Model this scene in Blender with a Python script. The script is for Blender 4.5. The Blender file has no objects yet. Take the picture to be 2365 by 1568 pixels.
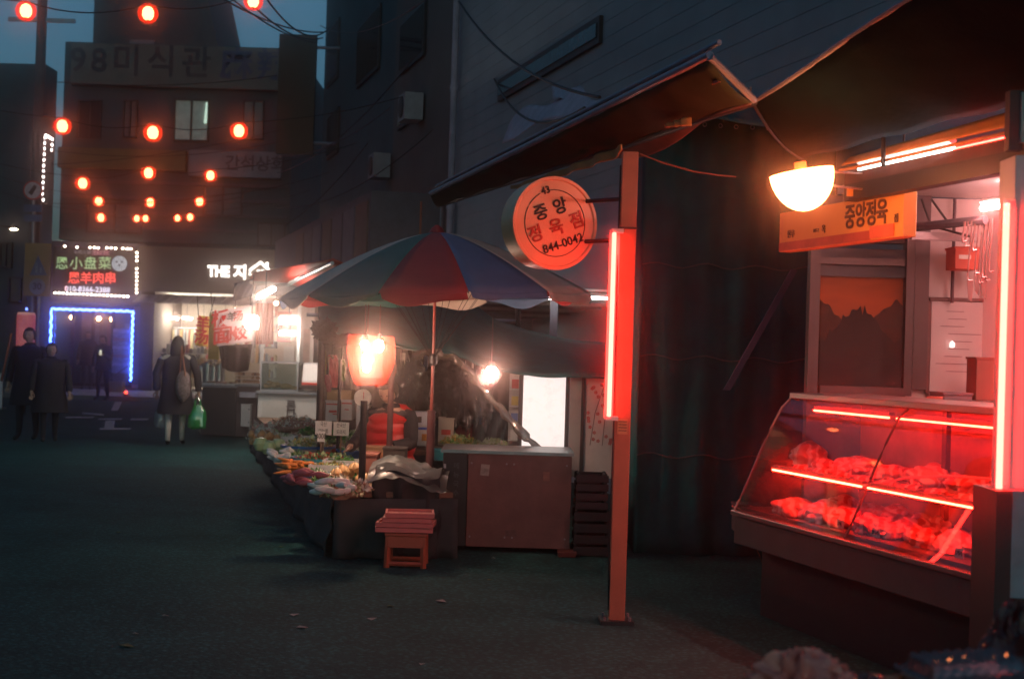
import bpy, bmesh, math, random
from mathutils import Vector, Matrix, noise
R_ = math.radians
random.seed(7)
C = bpy.context.scene.collection
scn = bpy.context.scene

# ------------------------------------------------------------------ camera
CAM = Vector((0, 0, 1.6)); PITCH = R_(0.52); ROLL = R_(1.75)
FPX, W, H = 3285.0, 2365.0, 1568.0           # focal length in pixels of the measured picture
cd = bpy.data.cameras.new('camera'); cam = bpy.data.objects.new('camera', cd); C.objects.link(cam)
cd.sensor_width = 36.0; cd.lens = 36.0 * FPX / W; cd.clip_end = 500; cd.clip_start = 0.05
cd.dof.use_dof = True; cd.dof.focus_distance = 11.0; cd.dof.aperture_fstop = 2.8
cam.matrix_world = Matrix.Translation(CAM) @ Matrix.Rotation(R_(90) + PITCH, 4, 'X') @ Matrix.Rotation(ROLL, 4, 'Z')
scn.camera = cam
# ------------------------------------------------------------------ sky, light, exposure
wd = bpy.data.worlds.new('World'); scn.world = wd; wd.use_nodes = True
nt = wd.node_tree; nt.nodes.clear()
sky = nt.nodes.new('ShaderNodeTexSky'); sky.sky_type = 'NISHITA'; sky.sun_disc = False
sky.sun_elevation = R_(2.5); sky.sun_rotation = R_(170); sky.air_density = 1.0; sky.dust_density = 2.5; sky.ozone_density = 3.0
hs = nt.nodes.new('ShaderNodeHueSaturation'); hs.inputs['Saturation'].default_value = 0.62
bg = nt.nodes.new('ShaderNodeBackground'); bg.inputs['Strength'].default_value = 0.11
wo = nt.nodes.new('ShaderNodeOutputWorld')
tn = nt.nodes.new('ShaderNodeMix'); tn.data_type = 'RGBA'; tn.blend_type = 'MULTIPLY'; tn.inputs[0].default_value = 1.0; tn.inputs[7].default_value = (.36, .74, .92, 1)
nt.links.new(sky.outputs[0], hs.inputs['Color']); nt.links.new(hs.outputs[0], tn.inputs[6]); nt.links.new(tn.outputs[2], bg.inputs[0]); nt.links.new(bg.outputs[0], wo.inputs[0])
scn.view_settings.view_transform = 'Standard'; scn.view_settings.look = 'None'
scn.view_settings.exposure = 1.0; scn.view_settings.gamma = 1.0; scn.view_settings.use_curve_mapping = False
scn.render.engine = 'CYCLES'
scn.cycles.use_denoising = True
scn.cycles.max_bounces = 6; scn.cycles.diffuse_bounces = 3; scn.cycles.glossy_bounces = 3
scn.cycles.transmission_bounces = 4; scn.cycles.transparent_max_bounces = 10; scn.cycles.volume_bounces = 0
scn.cycles.sample_clamp_indirect = 4.0; scn.cycles.caustics_reflective = False; scn.cycles.caustics_refractive = False

# ------------------------------------------------------------------ measuring helpers
def ray(px, py):
    dx, dy = px - W / 2, H / 2 - py
    x = dx * math.cos(ROLL) - dy * math.sin(ROLL); y = dx * math.sin(ROLL) + dy * math.cos(ROLL)
    return Vector((x, FPX * math.cos(PITCH) - y * math.sin(PITCH), FPX * math.sin(PITCH) + y * math.cos(PITCH)))
def onY(px, py, Y):
    d = ray(px, py); return CAM + d * (Y / d.y)
def onZ(px, py, z):
    d = ray(px, py); return CAM + d * ((z - CAM.z) / d.z)
_v = ray(214, 784); SD = Vector((_v.x, _v.y, 0)).normalized()      # the street runs this way
SR = Vector((SD.y, -SD.x, 0))                                      # and this is its right-hand side
def onL(px, py, L):
    d = ray(px, py); return CAM + d * (L / d.dot(SR))
def st(L, t, z): return SR * L + SD * t + Vector((0, 0, z))        # lateral, along, up
def tof(p): return p.dot(SD)
SROT = Matrix((SR, SD, (0, 0, 1))).transposed().to_3x3()
UP = Vector((0, 0, 1))

# ------------------------------------------------------------------ materials
M = {}
def mat(name, col, rough=0.7, metal=0.0, var=0.25, scale=6.0, bump=0.0, bscale=None, emit=None, strength=0, trans=0.0, alpha=1.0, coat=0.0, stretch=None, spec=0.5):
    if name in M: return M[name]
    m = bpy.data.materials.new(name); m.use_nodes = True; M[name] = m
    n = m.node_tree; b = n.nodes['Principled BSDF']
    b.inputs['Roughness'].default_value = rough; b.inputs['Metallic'].default_value = metal
    b.inputs['Transmission Weight'].default_value = trans; b.inputs['Alpha'].default_value = alpha
    b.inputs['Coat Weight'].default_value = coat; b.inputs['Specular IOR Level'].default_value = spec
    tc = n.nodes.new('ShaderNodeTexCoord'); mp = n.nodes.new('ShaderNodeMapping')
    if stretch: mp.inputs['Scale'].default_value = stretch
    n.links.new(tc.outputs['Object'], mp.inputs[0])
    nz = n.nodes.new('ShaderNodeTexNoise'); nz.inputs['Scale'].default_value = scale; nz.inputs['Detail'].default_value = 6; nz.inputs['Roughness'].default_value = .65
    n.links.new(mp.outputs[0], nz.inputs['Vector'])
    rp = n.nodes.new('ShaderNodeValToRGB'); rp.color_ramp.elements[0].position = .3; rp.color_ramp.elements[1].position = .7
    lo = [c * (1 - var) for c in col]; hi = [min(1, c * (1 + var)) for c in col]
    rp.color_ramp.elements[0].color = (*lo, 1); rp.color_ramp.elements[1].color = (*hi, 1)
    n.links.new(nz.outputs[0], rp.inputs[0]); n.links.new(rp.outputs[0], b.inputs['Base Color'])
    if bump:
        nb = n.nodes.new('ShaderNodeTexNoise'); nb.inputs['Scale'].default_value = bscale or scale * 4; nb.inputs['Detail'].default_value = 5
        n.links.new(mp.outputs[0], nb.inputs['Vector'])
        bp = n.nodes.new('ShaderNodeBump'); bp.inputs['Strength'].default_value = bump; bp.inputs['Distance'].default_value = .02
        n.links.new(nb.outputs[0], bp.inputs['Height']); n.links.new(bp.outputs[0], b.inputs['Normal'])
    if emit:
        b.inputs['Emission Color'].default_value = (*emit, 1); b.inputs['Emission Strength'].default_value = strength
    return m
def glow(name, col, strength): return mat(name, (.6, .6, .6), .5, emit=col, strength=strength)
def glass(name, tint=(.9, .95, .95), gl=0.12, rough=.03):
    if name in M: return M[name]
    m = bpy.data.materials.new(name); m.use_nodes = True; M[name] = m; n = m.node_tree; n.nodes.clear()
    o = n.nodes.new('ShaderNodeOutputMaterial'); mx = n.nodes.new('ShaderNodeMixShader'); t = n.nodes.new('ShaderNodeBsdfTransparent'); g = n.nodes.new('ShaderNodeBsdfGlossy')
    t.inputs[0].default_value = (*tint, 1); g.inputs['Roughness'].default_value = rough
    lw = n.nodes.new('ShaderNodeLayerWeight'); lw.inputs[0].default_value = .35
    ma = n.nodes.new('ShaderNodeMath'); ma.operation = 'MULTIPLY_ADD'; ma.inputs[1].default_value = .6; ma.inputs[2].default_value = gl
    n.links.new(lw.outputs['Fresnel'], ma.inputs[0]); n.links.new(ma.outputs[0], mx.inputs[0])
    n.links.new(t.outputs[0], mx.inputs[1]); n.links.new(g.outputs[0], mx.inputs[2]); n.links.new(mx.outputs[0], o.inputs[0])
    return m
def film(name, col, see=.5, rough=.25, gloss=.3):
    """thin plastic film: part see-through, part translucent, part shiny"""
    if name in M: return M[name]
    m = bpy.data.materials.new(name); m.use_nodes = True; M[name] = m; n = m.node_tree; n.nodes.clear()
    o = n.nodes.new('ShaderNodeOutputMaterial'); t = n.nodes.new('ShaderNodeBsdfTransparent'); g = n.nodes.new('ShaderNodeBsdfGlossy'); tl = n.nodes.new('ShaderNodeBsdfTranslucent'); df = n.nodes.new('ShaderNodeBsdfDiffuse')
    t.inputs[0].default_value = (*[min(1, c * .4 + .6) for c in col], 1); tl.inputs[0].default_value = (*col, 1); df.inputs[0].default_value = (*col, 1); g.inputs['Roughness'].default_value = rough
    a = n.nodes.new('ShaderNodeMixShader'); a.inputs[0].default_value = .5; b = n.nodes.new('ShaderNodeMixShader'); b.inputs[0].default_value = gloss; c = n.nodes.new('ShaderNodeMixShader'); c.inputs[0].default_value = see
    n.links.new(tl.outputs[0], a.inputs[1]); n.links.new(df.outputs[0], a.inputs[2]); n.links.new(a.outputs[0], b.inputs[1]); n.links.new(g.outputs[0], b.inputs[2])
    n.links.new(b.outputs[0], c.inputs[1]); n.links.new(t.outputs[0], c.inputs[2]); n.links.new(c.outputs[0], o.inputs[0])
    return m

# ------------------------------------------------------------------ mesh builder
class MB:
    def __init__(s): s.v = []; s.f = []; s.mi = []; s.cur = 0
    def add(s, vs, fs):
        o = len(s.v); s.v += [Vector(v) for v in vs]; s.f += [tuple(o + i for i in f) for f in fs]; s.mi += [s.cur] * len(fs); return s
    def hexa(s, p):   # p: 4 bottom then 4 top, counter-clockwise
        return s.add(p, [(3, 2, 1, 0), (4, 5, 6, 7), (0, 1, 5, 4), (1, 2, 6, 5), (2, 3, 7, 6), (3, 0, 4, 7)])
    def box(s, c, size, rot=None):
        c = Vector(c); hx, hy, hz = [a / 2 for a in size]
        p = [Vector((x, y, z)) for z in (-hz, hz) for x, y in ((-hx, -hy), (hx, -hy), (hx, hy), (-hx, hy))]
        if rot is not None: p = [rot @ q for q in p]
        return s.hexa([c + q for q in p])
    def prism(s, pts, vec):
        pts = [Vector(p) for p in pts]; vec = Vector(vec); n = len(pts)
        return s.add(pts + [p + vec for p in pts], [tuple(range(n))[::-1], tuple(range(n, 2 * n))] + [(i, (i + 1) % n, n + (i + 1) % n, n + i) for i in range(n)])
    def tube(s, path, r, n=8, cap=True):
        path = [Vector(p) for p in path]; rr = r if isinstance(r, (list, tuple)) else [r] * len(path); rings = []
        for i, p in enumerate(path):
            d = (path[min(i + 1, len(path) - 1)] - path[max(i - 1, 0)]).normalized()
            a = d.cross(UP if abs(d.z) < .9 else Vector((1, 0, 0))).normalized(); b = d.cross(a)
            rings.append([p + (a * math.cos(2 * math.pi * k / n) + b * math.sin(2 * math.pi * k / n)) * rr[i] for k in range(n)])
        vs = [q for r_ in rings for q in r_]; fs = []
        for i in range(len(path) - 1):
            for k in range(n): fs.append((i * n + k, i * n + (k + 1) % n, (i + 1) * n + (k + 1) % n, (i + 1) * n + k))
        if cap: fs += [tuple(range(n))[::-1], tuple((len(path) - 1) * n + k for k in range(n))]
        return s.add(vs, fs)
    def loft(s, rings, n=16, cap=True):  # rings: (center, rx, ry)
        vs = []; fs = []
        for c, rx, ry in rings:
            for k in range(n):
                t = 2 * math.pi * k / n; vs.append(Vector(c) + Vector((rx * math.cos(t), ry * math.sin(t), 0)))
        for i in range(len(rings) - 1):
            for k in range(n): fs.append((i * n + k, i * n + (k + 1) % n, (i + 1) * n + (k + 1) % n, (i + 1) * n + k))
        if cap: fs += [tuple(range(n))[::-1], tuple((len(rings) - 1) * n + k for k in range(n))]
        return s.add(vs, fs)
    def lathe(s, prof, c=(0, 0, 0), n=20, rot=None):
        vs = []; fs = []; c = Vector(c)
        for r, z in prof:
            for k in range(n):
                t = 2 * math.pi * k / n; q = Vector((r * math.cos(t), r * math.sin(t), z)); vs.append(c + (rot @ q if rot is not None else q))
        for i in range(len(prof) - 1):
            for k in range(n): fs.append((i * n + k, i * n + (k + 1) % n, (i + 1) * n + (k + 1) % n, (i + 1) * n + k))
        return s.add(vs, fs)
    def grid(s, fn, nu, nv):
        vs = [fn(i / nu, j / nv) for i in range(nu + 1) for j in range(nv + 1)]
        return s.add(vs, [(i * (nv + 1) + j, (i + 1) * (nv + 1) + j, (i + 1) * (nv + 1) + j + 1, i * (nv + 1) + j + 1) for i in range(nu) for j in range(nv)])
    def blob(s, c, r, seed=0, amp=.25, sub=3, freq=2.5, squash=True, fine=.5):
        bm = bmesh.new(); bmesh.ops.create_icosphere(bm, subdivisions=sub, radius=1)
        off = Vector((seed * 3.1, seed * 1.7, seed * .9)); vs = []
        for v in bm.verts:
            k = 1 + amp * (abs(noise.noise(v.co * freq + off)) * 2 - .5 + fine * noise.noise(v.co * freq * 2.7 + off))
            q = v.co * k; vs.append(Vector(c) + Vector((q.x * r[0], q.y * r[1], (max(q.z, -.6) if squash else q.z) * r[2])))
        fs = [tuple(v.index for v in f.verts) for f in bm.faces]; bm.free()
        return s.add(vs, fs)
def smooth_mesh(me, ang=40):
    for p in me.polygons: p.use_smooth = True
    try: me.set_sharp_from_angle(angle=R_(ang))
    except Exception: pass
def obj(name, mb, m, parent=None, smooth=False, thick=0, bev=0):
    me = bpy.data.meshes.new(name); o = bpy.data.objects.new(name, me); C.objects.link(o)
    root = parent
    while root is not None and root.parent is not None: root = root.parent
    if root is not None: base = root.location.copy()
    else:
        xs = [v.x for v in mb.v]; ys = [v.y for v in mb.v]
        base = Vector(((min(xs) + max(xs)) / 2, (min(ys) + max(ys)) / 2, min(v.z for v in mb.v)))
    me.from_pydata([v - base for v in mb.v], [], mb.f)
    for mm in (m if isinstance(m, list) else [m]): me.materials.append(mm)
    if isinstance(m, list):
        for p, i in zip(me.polygons, mb.mi): p.material_index = i
    bm = bmesh.new(); bm.from_mesh(me); bmesh.ops.recalc_face_normals(bm, faces=bm.faces); bm.to_mesh(me); bm.free()
    if smooth: smooth_mesh(me)
    if parent is not None: o.parent = parent
    else: o.location = base
    if thick:
        s = o.modifiers.new('thickness', 'SOLIDIFY'); s.thickness = thick; s.offset = 0
    if bev:
        s = o.modifiers.new('bevel', 'BEVEL'); s.width = bev; s.segments = 2; s.limit_method = 'ANGLE'
    return o
def T(name, label, cat, base=(0, 0, 0), group=None):
    o = bpy.data.objects.new(name, None); C.objects.link(o); o.location = base; o.empty_display_size = .1
    o['label'] = label; o['category'] = cat
    if group: o['group'] = group
    bpy.context.view_layer.update() if False else None
    return o
def tag(o, label, cat, group=None, kind=None):
    o['label'] = label; o['category'] = cat
    if group: o['group'] = group
    if kind: o['kind'] = kind
    return o
def struct(o, label=None):
    o['kind'] = 'structure'
    if label: o['label'] = label
    return o
def dup(root, loc, rz=None, label=None, sc=None):
    r = root.copy(); C.objects.link(r); r.location = loc
    if rz is not None: r.rotation_euler = (0, 0, rz)
    if label: r['label'] = label
    if sc: r.scale = (sc, sc, sc)
    for ch in list(root.children):
        c = ch.copy(); C.objects.link(c); c.parent = r
        for g in ch.children:
            d = g.copy(); C.objects.link(d); d.parent = c
    return r
def text(body, size, pos, xd, up, m, parent, name='lettering', bold=0.0, thick=.004, sx=1.0, spacing=1.0):
    cu = bpy.data.curves.new('t', 'FONT'); cu.body = body; cu.size = size; cu.align_x = 'CENTER'; cu.align_y = 'CENTER'
    cu.extrude = thick / 2; cu.offset = bold * size; cu.resolution_u = 3; cu.space_character = spacing
    t = bpy.data.objects.new('t', cu); C.objects.link(t); dg = bpy.context.evaluated_depsgraph_get()
    me = bpy.data.meshes.new_from_object(t.evaluated_get(dg)); bpy.data.objects.remove(t)
    xd = Vector(xd).normalized(); up = Vector(up).normalized(); nn = xd.cross(up)
    mt = Matrix((xd * sx, up, nn)).transposed().to_4x4(); mt.translation = Vector(pos) + nn * (thick / 2 + .002)
    mb = MB(); mb.add([mt @ v.co for v in me.vertices], [tuple(p.vertices) for p in me.polygons]); bpy.data.meshes.remove(me)
    return obj(name, mb, m, parent)
def rectY(px0, py0, px1, py1, Y):
    """upright rectangle facing the camera axis: x0, x1, z0, z1"""
    mx, my = (px0 + px1) / 2, (py0 + py1) / 2
    return onY(px0, my, Y).x, onY(px1, my, Y).x, onY(mx, py1, Y).z, onY(mx, py0, Y).z
def boxY(mb, px0, py0, px1, py1, Y, d):
    x0, x1, z0, z1 = rectY(px0, py0, px1, py1, Y); return mb.box(((x0 + x1) / 2, Y + d / 2, (z0 + z1) / 2), (x1 - x0, d, z1 - z0))
def boxS(mb, L0, L1, t0, t1, z0, z1):
    return mb.box(st((L0 + L1) / 2, (t0 + t1) / 2, (z0 + z1) / 2), (abs(L1 - L0), abs(t1 - t0), abs(z1 - z0)), SROT)
def sag(a, b, s, n=14):
    a = Vector(a); b = Vector(b); return [a.lerp(b, i / n) - UP * (4 * s * (i / n) * (1 - i / n)) for i in range(n + 1)]

# common materials
asphalt = mat('asphalt', (.022, .092, .090), .85, var=.3, scale=1.3, bump=.8, bscale=40, spec=.12)
concrete = mat('concrete', (.10, .10, .105), .8, var=.25, scale=3, bump=.2)
plaster_dark = mat('plaster_dark', (.035, .10, .115), .85, var=.25, scale=1.2, bump=.1)
plaster_blue = mat('plaster_blue', (.26, .28, .31), .8, var=.2, scale=1.0, bump=.1)
brick_dull = mat('brick_dull', (.13, .10, .085), .9, var=.3, scale=3)
black_metal = mat('black_metal', (.025, .026, .028), .5, .3, var=.2)
grey_metal = mat('grey_metal', (.3, .31, .33), .4, .7, var=.15, bump=.05)
white_paint = mat('white_paint', (.72, .71, .69), .5, var=.08, scale=4)
cream = mat('cream', (.62, .56, .47), .6, var=.1)
rust = mat('rust', (.30, .10, .055), .75, var=.3, scale=9, bump=.15)
yellow_paint = mat('yellow_paint', (.75, .36, .07), .5, var=.15, scale=7)
orange_tarp = mat('orange_tarp', (.48, .22, .07), .6, var=.25, scale=4, bump=.2)
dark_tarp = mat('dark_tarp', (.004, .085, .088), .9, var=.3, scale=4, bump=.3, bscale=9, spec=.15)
brown_tarp = mat('brown_tarp', (.040, .055, .042), .95, var=.3, scale=3, bump=.3, bscale=8, spec=.05)
red_cloth = mat('red_cloth', (.50, .04, .035), .7, var=.2, scale=5, bump=.2)
black_cloth = mat('black_cloth', (.018, .019, .022), .85, var=.3, scale=8)
card = mat('card', (.33, .21, .11), .85, var=.15)
wood = mat('wood', (.17, .10, .06), .7, var=.3, scale=5, stretch=(1, 1, 8))
ink = mat('ink', (.02, .018, .018), .6)
red_ink = mat('red_ink', (.55, .03, .02), .6)
paper = mat('paper', (.75, .72, .66), .8, var=.06)
pane = glass('pane', gl=.04)
dark_glass = mat('dark_glass', (.03, .035, .045), .08, var=.1, spec=.8)
RED = (1.0, .035, .022)
red_tube = glow('red_tube', (1.0, .018, .012), 30)
white_lamp = glow('white_lamp', (1.0, .90, .74), 34)
white_tube = glow('white_tube', (.95, 1.0, .93), 9)
warm_bulb = glow('warm_bulb', (1.0, .50, .22), 40)

# ================================================================== SETTING
g = MB(); g.grid(lambda u, v: Vector((-26 + 52 * u, -8 + 63 * v, 0)), 20, 20)
struct(obj('ground', g, asphalt), 'dark worn asphalt market street')
def slab(name, m, L0, L1, t0, t1, z1, z0=-.02): return struct(obj(name, boxS(MB(), L0, L1, t0, t1, z0, z1), m, bev=.01))
mat('paving_dark', (.016, .036, .038), .7)
k = MB(); k.box((-4, 40.2, .04), (36, 5, .16)); struct(obj('far_pavement', k, mat('paving', (.20, .19, .19), .7, var=.25, scale=4, bump=.2)))
mk = MB()
for a, b in (((256, 944), (280, 930)),):
    mk.add([onZ(256, 948, .006), onZ(272, 948, .006), onZ(282, 928, .006), onZ(266, 928, .006)], [(0, 1, 2, 3)])
mk.add([onZ(190, 952, .006), onZ(240, 956, .006), onZ(240, 960, .006), onZ(190, 955, .006)], [(0, 1, 2, 3)])
for (x0, y0, x1, y1) in ((225, 966, 280, 969), (240, 971, 262, 990), (228, 988, 300, 992), (300, 966, 340, 970), (150, 962, 215, 965)):
    mk.add([onZ(x0, y1, .006), onZ(x1, y1, .006), onZ(x1 + 4, y0, .006), onZ(x0 + 4, y0, .006)], [(0, 1, 2, 3)])
struct(obj('road_marking', mk, mat('worn_paint', (.36, .36, .35), .7, var=.55, scale=14)), 'worn white painted road markings')

for mm_ in (asphalt,):
    n_ = mm_.node_tree; b_ = n_.nodes['Principled BSDF']; src = b_.inputs['Base Color'].links[0].from_socket
    tc_ = n_.nodes.new('ShaderNodeTexCoord'); vz = n_.nodes.new('ShaderNodeTexVoronoi'); vz.inputs['Scale'].default_value = 26; rz = n_.nodes.new('ShaderNodeValToRGB'); rz.color_ramp.elements[0].color = (1.9, 1.9, 1.9, 1); rz.color_ramp.elements[1].color = (.55, .55, .55, 1); rz.color_ramp.elements[0].position = .05; rz.color_ramp.elements[1].position = .5
    mx_ = n_.nodes.new('ShaderNodeMix'); mx_.data_type = 'RGBA'; mx_.blend_type = 'MULTIPLY'; mx_.inputs[0].default_value = .8
    n_.links.new(tc_.outputs['Object'], vz.inputs['Vector']); n_.links.new(vz.outputs['Distance'], rz.inputs[0]); n_.links.new(src, mx_.inputs[6]); n_.links.new(rz.outputs[0], mx_.inputs[7]); n_.links.new(mx_.outputs[2], b_.inputs['Base Color'])
random.seed(41); ltm = mat('litter', (.30, .30, .27), .8)
for i in range(16):
    q = onZ(random.uniform(250, 1300), random.uniform(1180, 1540), .006); sz = random.uniform(.015, .045); a = random.uniform(0, 3); rt = Matrix.Rotation(a, 3, 'Z')
    struct(obj('litter', MB().add([q + rt @ Vector((-sz, -sz * .6, 0)), q + rt @ Vector((sz, -sz * .7, .004)), q + rt @ Vector((sz * .8, sz * .6, 0)), q + rt @ Vector((-sz * .7, sz * .5, .006))], [(0, 1, 2, 3)]), ltm if i % 3 else mat('litter_leaf', (.08, .12, .04), .8), thick=.002), 'scrap of litter on the asphalt')
# ------------------------------------------------------------------ far buildings
def window(parent, x0, x1, z0, z1, Y, m=None, fr=None, d=.12):
    f = MB(); w = .05
    for (a, b, c_, e) in ((x0, x1, z0, z0 + w), (x0, x1, z1 - w, z1), (x0, x0 + w, z0 + w, z1 - w), (x1 - w, x1, z0 + w, z1 - w), ((x0 + x1) / 2 - w / 2, (x0 + x1) / 2 + w / 2, z0 + w, z1 - w)):
        f.box(((a + b) / 2, Y - d / 2 + .01, (c_ + e) / 2), (b - a, d, e - c_))
    fo = obj('window', f, fr or black_metal, parent)
    obj('pane', MB().box(((x0 + x1) / 2, Y - .015, (z0 + z1) / 2), (x1 - x0 - .02, .02, z1 - z0 - .02)), m or dark_glass, fo)
    return fo
YF = 43.0
def wx(px, py=784, Y=YF): return onY(px, py, Y).x
def wz(px, py, Y=YF): return onY(px, py, Y).z
# main building behind the crossing: two wall masses, with the shops hollowed into its foot
fb = T('corner_building', 'dark three storey building closing the end of the street with dim sign band', 'building', (wx(400), YF, 0))
zt = wz(520, 108); zl = wz(450, 575) + .0
w = MB(); w.box(((wx(128) + wx(660)) / 2, YF + 4, (zt + wz(400, 560)) / 2), (wx(660) - wx(128), 8, zt - wz(400, 560)))
obj('wall', w, plaster_dark, fb)
w = MB(); x0, x1 = wx(134), wx(392); w.prism([(x0, YF + 2.5, zt), (wx(450), YF + 2.5, zt), (x1, YF + 2.5, zt + 3.1), (x0, YF + 2.5, zt + 3.1)], (0, 5, 0))
obj('roof_house', w, mat('roof_house', (.10, .10, .10), .8), fb)
obj('gable_panel', MB().box(((wx(225) + wx(285)) / 2, YF + 2.47, wz(250, 70)), (wx(285) - wx(225), .05, .5)), mat('pale_panel', (.22, .22, .25), .8), fb)
bd = MB().box(((wx(150) + wx(642)) / 2, YF - .15, wz(400, 158)), (wx(642) - wx(150), .3, 1.25)); band = obj('sign_band', bd, mat('sign_band', (.17, .155, .13), .7, var=.25, scale=1.5), fb)
dim_letter = mat('dim_letter', (.035, .04, .05), .6); dim_blue = mat('dim_blue', (.03, .07, .16), .6)
text('98미식관', 1.0, (wx(310), YF - .3, wz(310, 150)), (1, 0, 0), UP, dim_letter, band, bold=.02, spacing=1.25)
text('麻辣', 1.0, (wx(572), YF - .3, wz(572, 158)), (1, 0, 0), UP, dim_blue, band, bold=.02, spacing=1.2)
lit_win = glow('lit_window', (.55, .75, .62), .16)
for i, (a, b, c_, e, mm) in enumerate(((285, 318, 232, 320, mat('curtain', (.16, .17, .18), .8)), (402, 484, 230, 328, None), (560, 610, 232, 322, dark_glass), (180, 235, 232, 322, dark_glass))):
    X0, X1, Z0, Z1 = rectY(a, c_, b, e, YF - .02)
    if i == 1:
        f = window(fb, X0, X1, Z0, Z1, YF - .02, mat('frosted', (.5, .55, .5), .6, emit=(.5, .7, .6), strength=.035))
        obj('window_lamp', MB().tube([onY(479, 238, YF - .07), onY(474, 285, YF - .07)], .045), glow('green_white', (.7, 1, .8), .5), fb)
    else: window(fb, X0, X1, Z0, Z1, YF - .02, mm)
for a, b, c_, e, col, nm in ((135, 430, 345, 392, (.20, .15, .05), 'fascia_sign'), (438, 650, 350, 410, (.28, .28, .31), 'fascia_sign')):
    X0, X1, Z0, Z1 = rectY(a, c_, b, e, YF - .2); sfs = obj(nm, MB().box(((X0 + X1) / 2, YF - .15, (Z0 + Z1) / 2), (X1 - X0, .3, Z1 - Z0)), mat('fas%d' % a, col, .7, var=.3, scale=1.5), fb)
    if a == 438: text('간석상회', .5, (X0 + 2.0, YF - .3, (Z0 + Z1) / 2), (1, 0, 0), UP, dim_letter, sfs, bold=.02)
for py in (425, 460, 495, 530):
    obj('ledge', MB().box(((wx(135) + wx(655)) / 2, YF - .06, wz(400, py)), (wx(655) - wx(135), .12, .1)), mat('ledge', (.10, .11, .13), .8), fb)
for a, b, c_, e in ((595, 660, 515, 570), (470, 560, 430, 500), (200, 330, 470, 540)):
    X0, X1, Z0, Z1 = rectY(a, c_, b, e, YF - .05); window(fb, X0, X1, Z0, Z1, YF - .02, mat('dullpane', (.08, .09, .11), .3))
# shop with blue led frame
X0, X1, Z0, Z1 = rectY(105, 700, 322, 893, YF)
sh = T('restaurant_shop', 'lamb skewer restaurant front with glass doors framed by blue led tube', 'shop', ((X0 + X1) / 2, YF, 0))
Zs = wz(220, 560)
obj('side_wall', MB().box((X0 - .3, YF + 2, Zs / 2), (.6, 4.4, Zs)), plaster_dark, sh)
obj('lintel', MB().box(((X0 + X1) / 2, YF + .2, (Zs + Z1) / 2), (X1 - X0, .5, Zs - Z1)), mat('lintel', (.10, .10, .16), .7), sh)
obj('back_wall', MB().box(((X0 + X1) / 2, YF + 3.6, Zs / 2), (X1 - X0, .1, Zs)), mat('shop_back', (.20, .17, .16), .8), sh)
obj('floor', MB().box(((X0 + X1) / 2, YF + 1.8, .14), (X1 - X0, 3.5, .06)), mat('tile', (.25, .22, .2), .4), sh)
obj('ceiling', MB().box(((X0 + X1) / 2, YF + 2, Z1 + .05), (X1 - X0, 3.2, .05)), plaster_dark, sh)
for i, (a, b) in enumerate(((118, 165), (165, 212), (212, 258), (258, 305))):
    xa, xb = wx(a), wx(b); fr = MB(); z0, z1 = .18, Z1 - .08
    for q in ((xa, xa + .05), (xb - .05, xb)): fr.box(((q[0] + q[1]) / 2, YF + .1, (z0 + z1) / 2), (.05, .06, z1 - z0))
    fr.box(((xa + xb) / 2, YF + .1, z0 + .05), (xb - xa - .1, .06, .1)); fr.box(((xa + xb) / 2, YF + .1, z1 - .04), (xb - xa - .1, .06, .08))
    d = obj('door', fr, black_metal, sh); obj('pane', MB().box(((xa + xb) / 2, YF + .11, (z0 + z1) / 2), (xb - xa - .1, .012, z1 - z0 - .18)), pane, d)
led = []
for i in range(140):
    t = i / 139 * (Z1 * 2 + X1 - X0); 
pts = []
xa, xb = wx(118), wx(306); za, zb, zc = wz(118, 800), wz(200, 716), wz(306, 880)
def wob(i): return .02 * math.sin(i * 1.9)
for i in range(14): pts.append((xa + wob(i), YF - .05, za + (zb - za) * i / 14))
for i in range(40): pts.append((xa + (xb - xa) * i / 40, YF - .05, zb + wob(i)))
for i in range(40): pts.append((xb + wob(i), YF - .05, zb + (zc - zb) * i / 39))
obj('led_tube', MB().tube(pts, .032, 6), glow('blue_led', (.05, .13, 1.0), 11), sh)
menu = obj('menu_poster', MB().box(((wx(260) + wx(302)) / 2, YF + .04, wz(280, 810)), (wx(302) - wx(260), .02, 1.35)), mat('menu', (.30, .28, .42), .5, var=.5, scale=9, stretch=(1, 1, 3)), sh)
for r in range(5): obj('price_strip', MB().box(((wx(260) + wx(302)) / 2, YF + .02, wz(280, 765) - r * .25), (wx(302) - wx(262), .015, .1)), mat('strip%d' % (r % 2), ((.45, .42, .6), (.35, .18, .2))[r % 2], .5, var=.4, scale=20), menu)
for a in (166, 228, 259):
    p = onY(a, 733 + (a - 166) * .05, YF + 1.2); b_ = T('pendant_lamp', {166: 'round warm lamp glowing behind left door of the restaurant', 228: 'small round warm lamp glowing behind middle door of the restaurant', 259: 'round warm lamp glowing behind right door of the restaurant'}[a], 'lamp', p, 'pendant lamps inside the restaurant')
    obj('bulb', MB().blob(p, (.07, .07, .07), 0, 0, 2, squash=False), warm_bulb, b_, True); obj('cord', MB().tube([p + UP * .07, (p.x, p.y, Z1 + .02)], .008, 5), ink, b_)
for i, (a, b) in enumerate(((170, 190), (215, 226), (130, 150))):
    obj('menu_board', MB().box(((wx(a) + wx(b)) / 2, YF + 3.5, 1.6), (wx(b) - wx(a), .03, 1.1)), mat('brd%d' % i, ((.35, .12, .1), (.4, .38, .35), (.3, .3, .33))[i], .7, var=.4, scale=7), sh)
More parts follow.
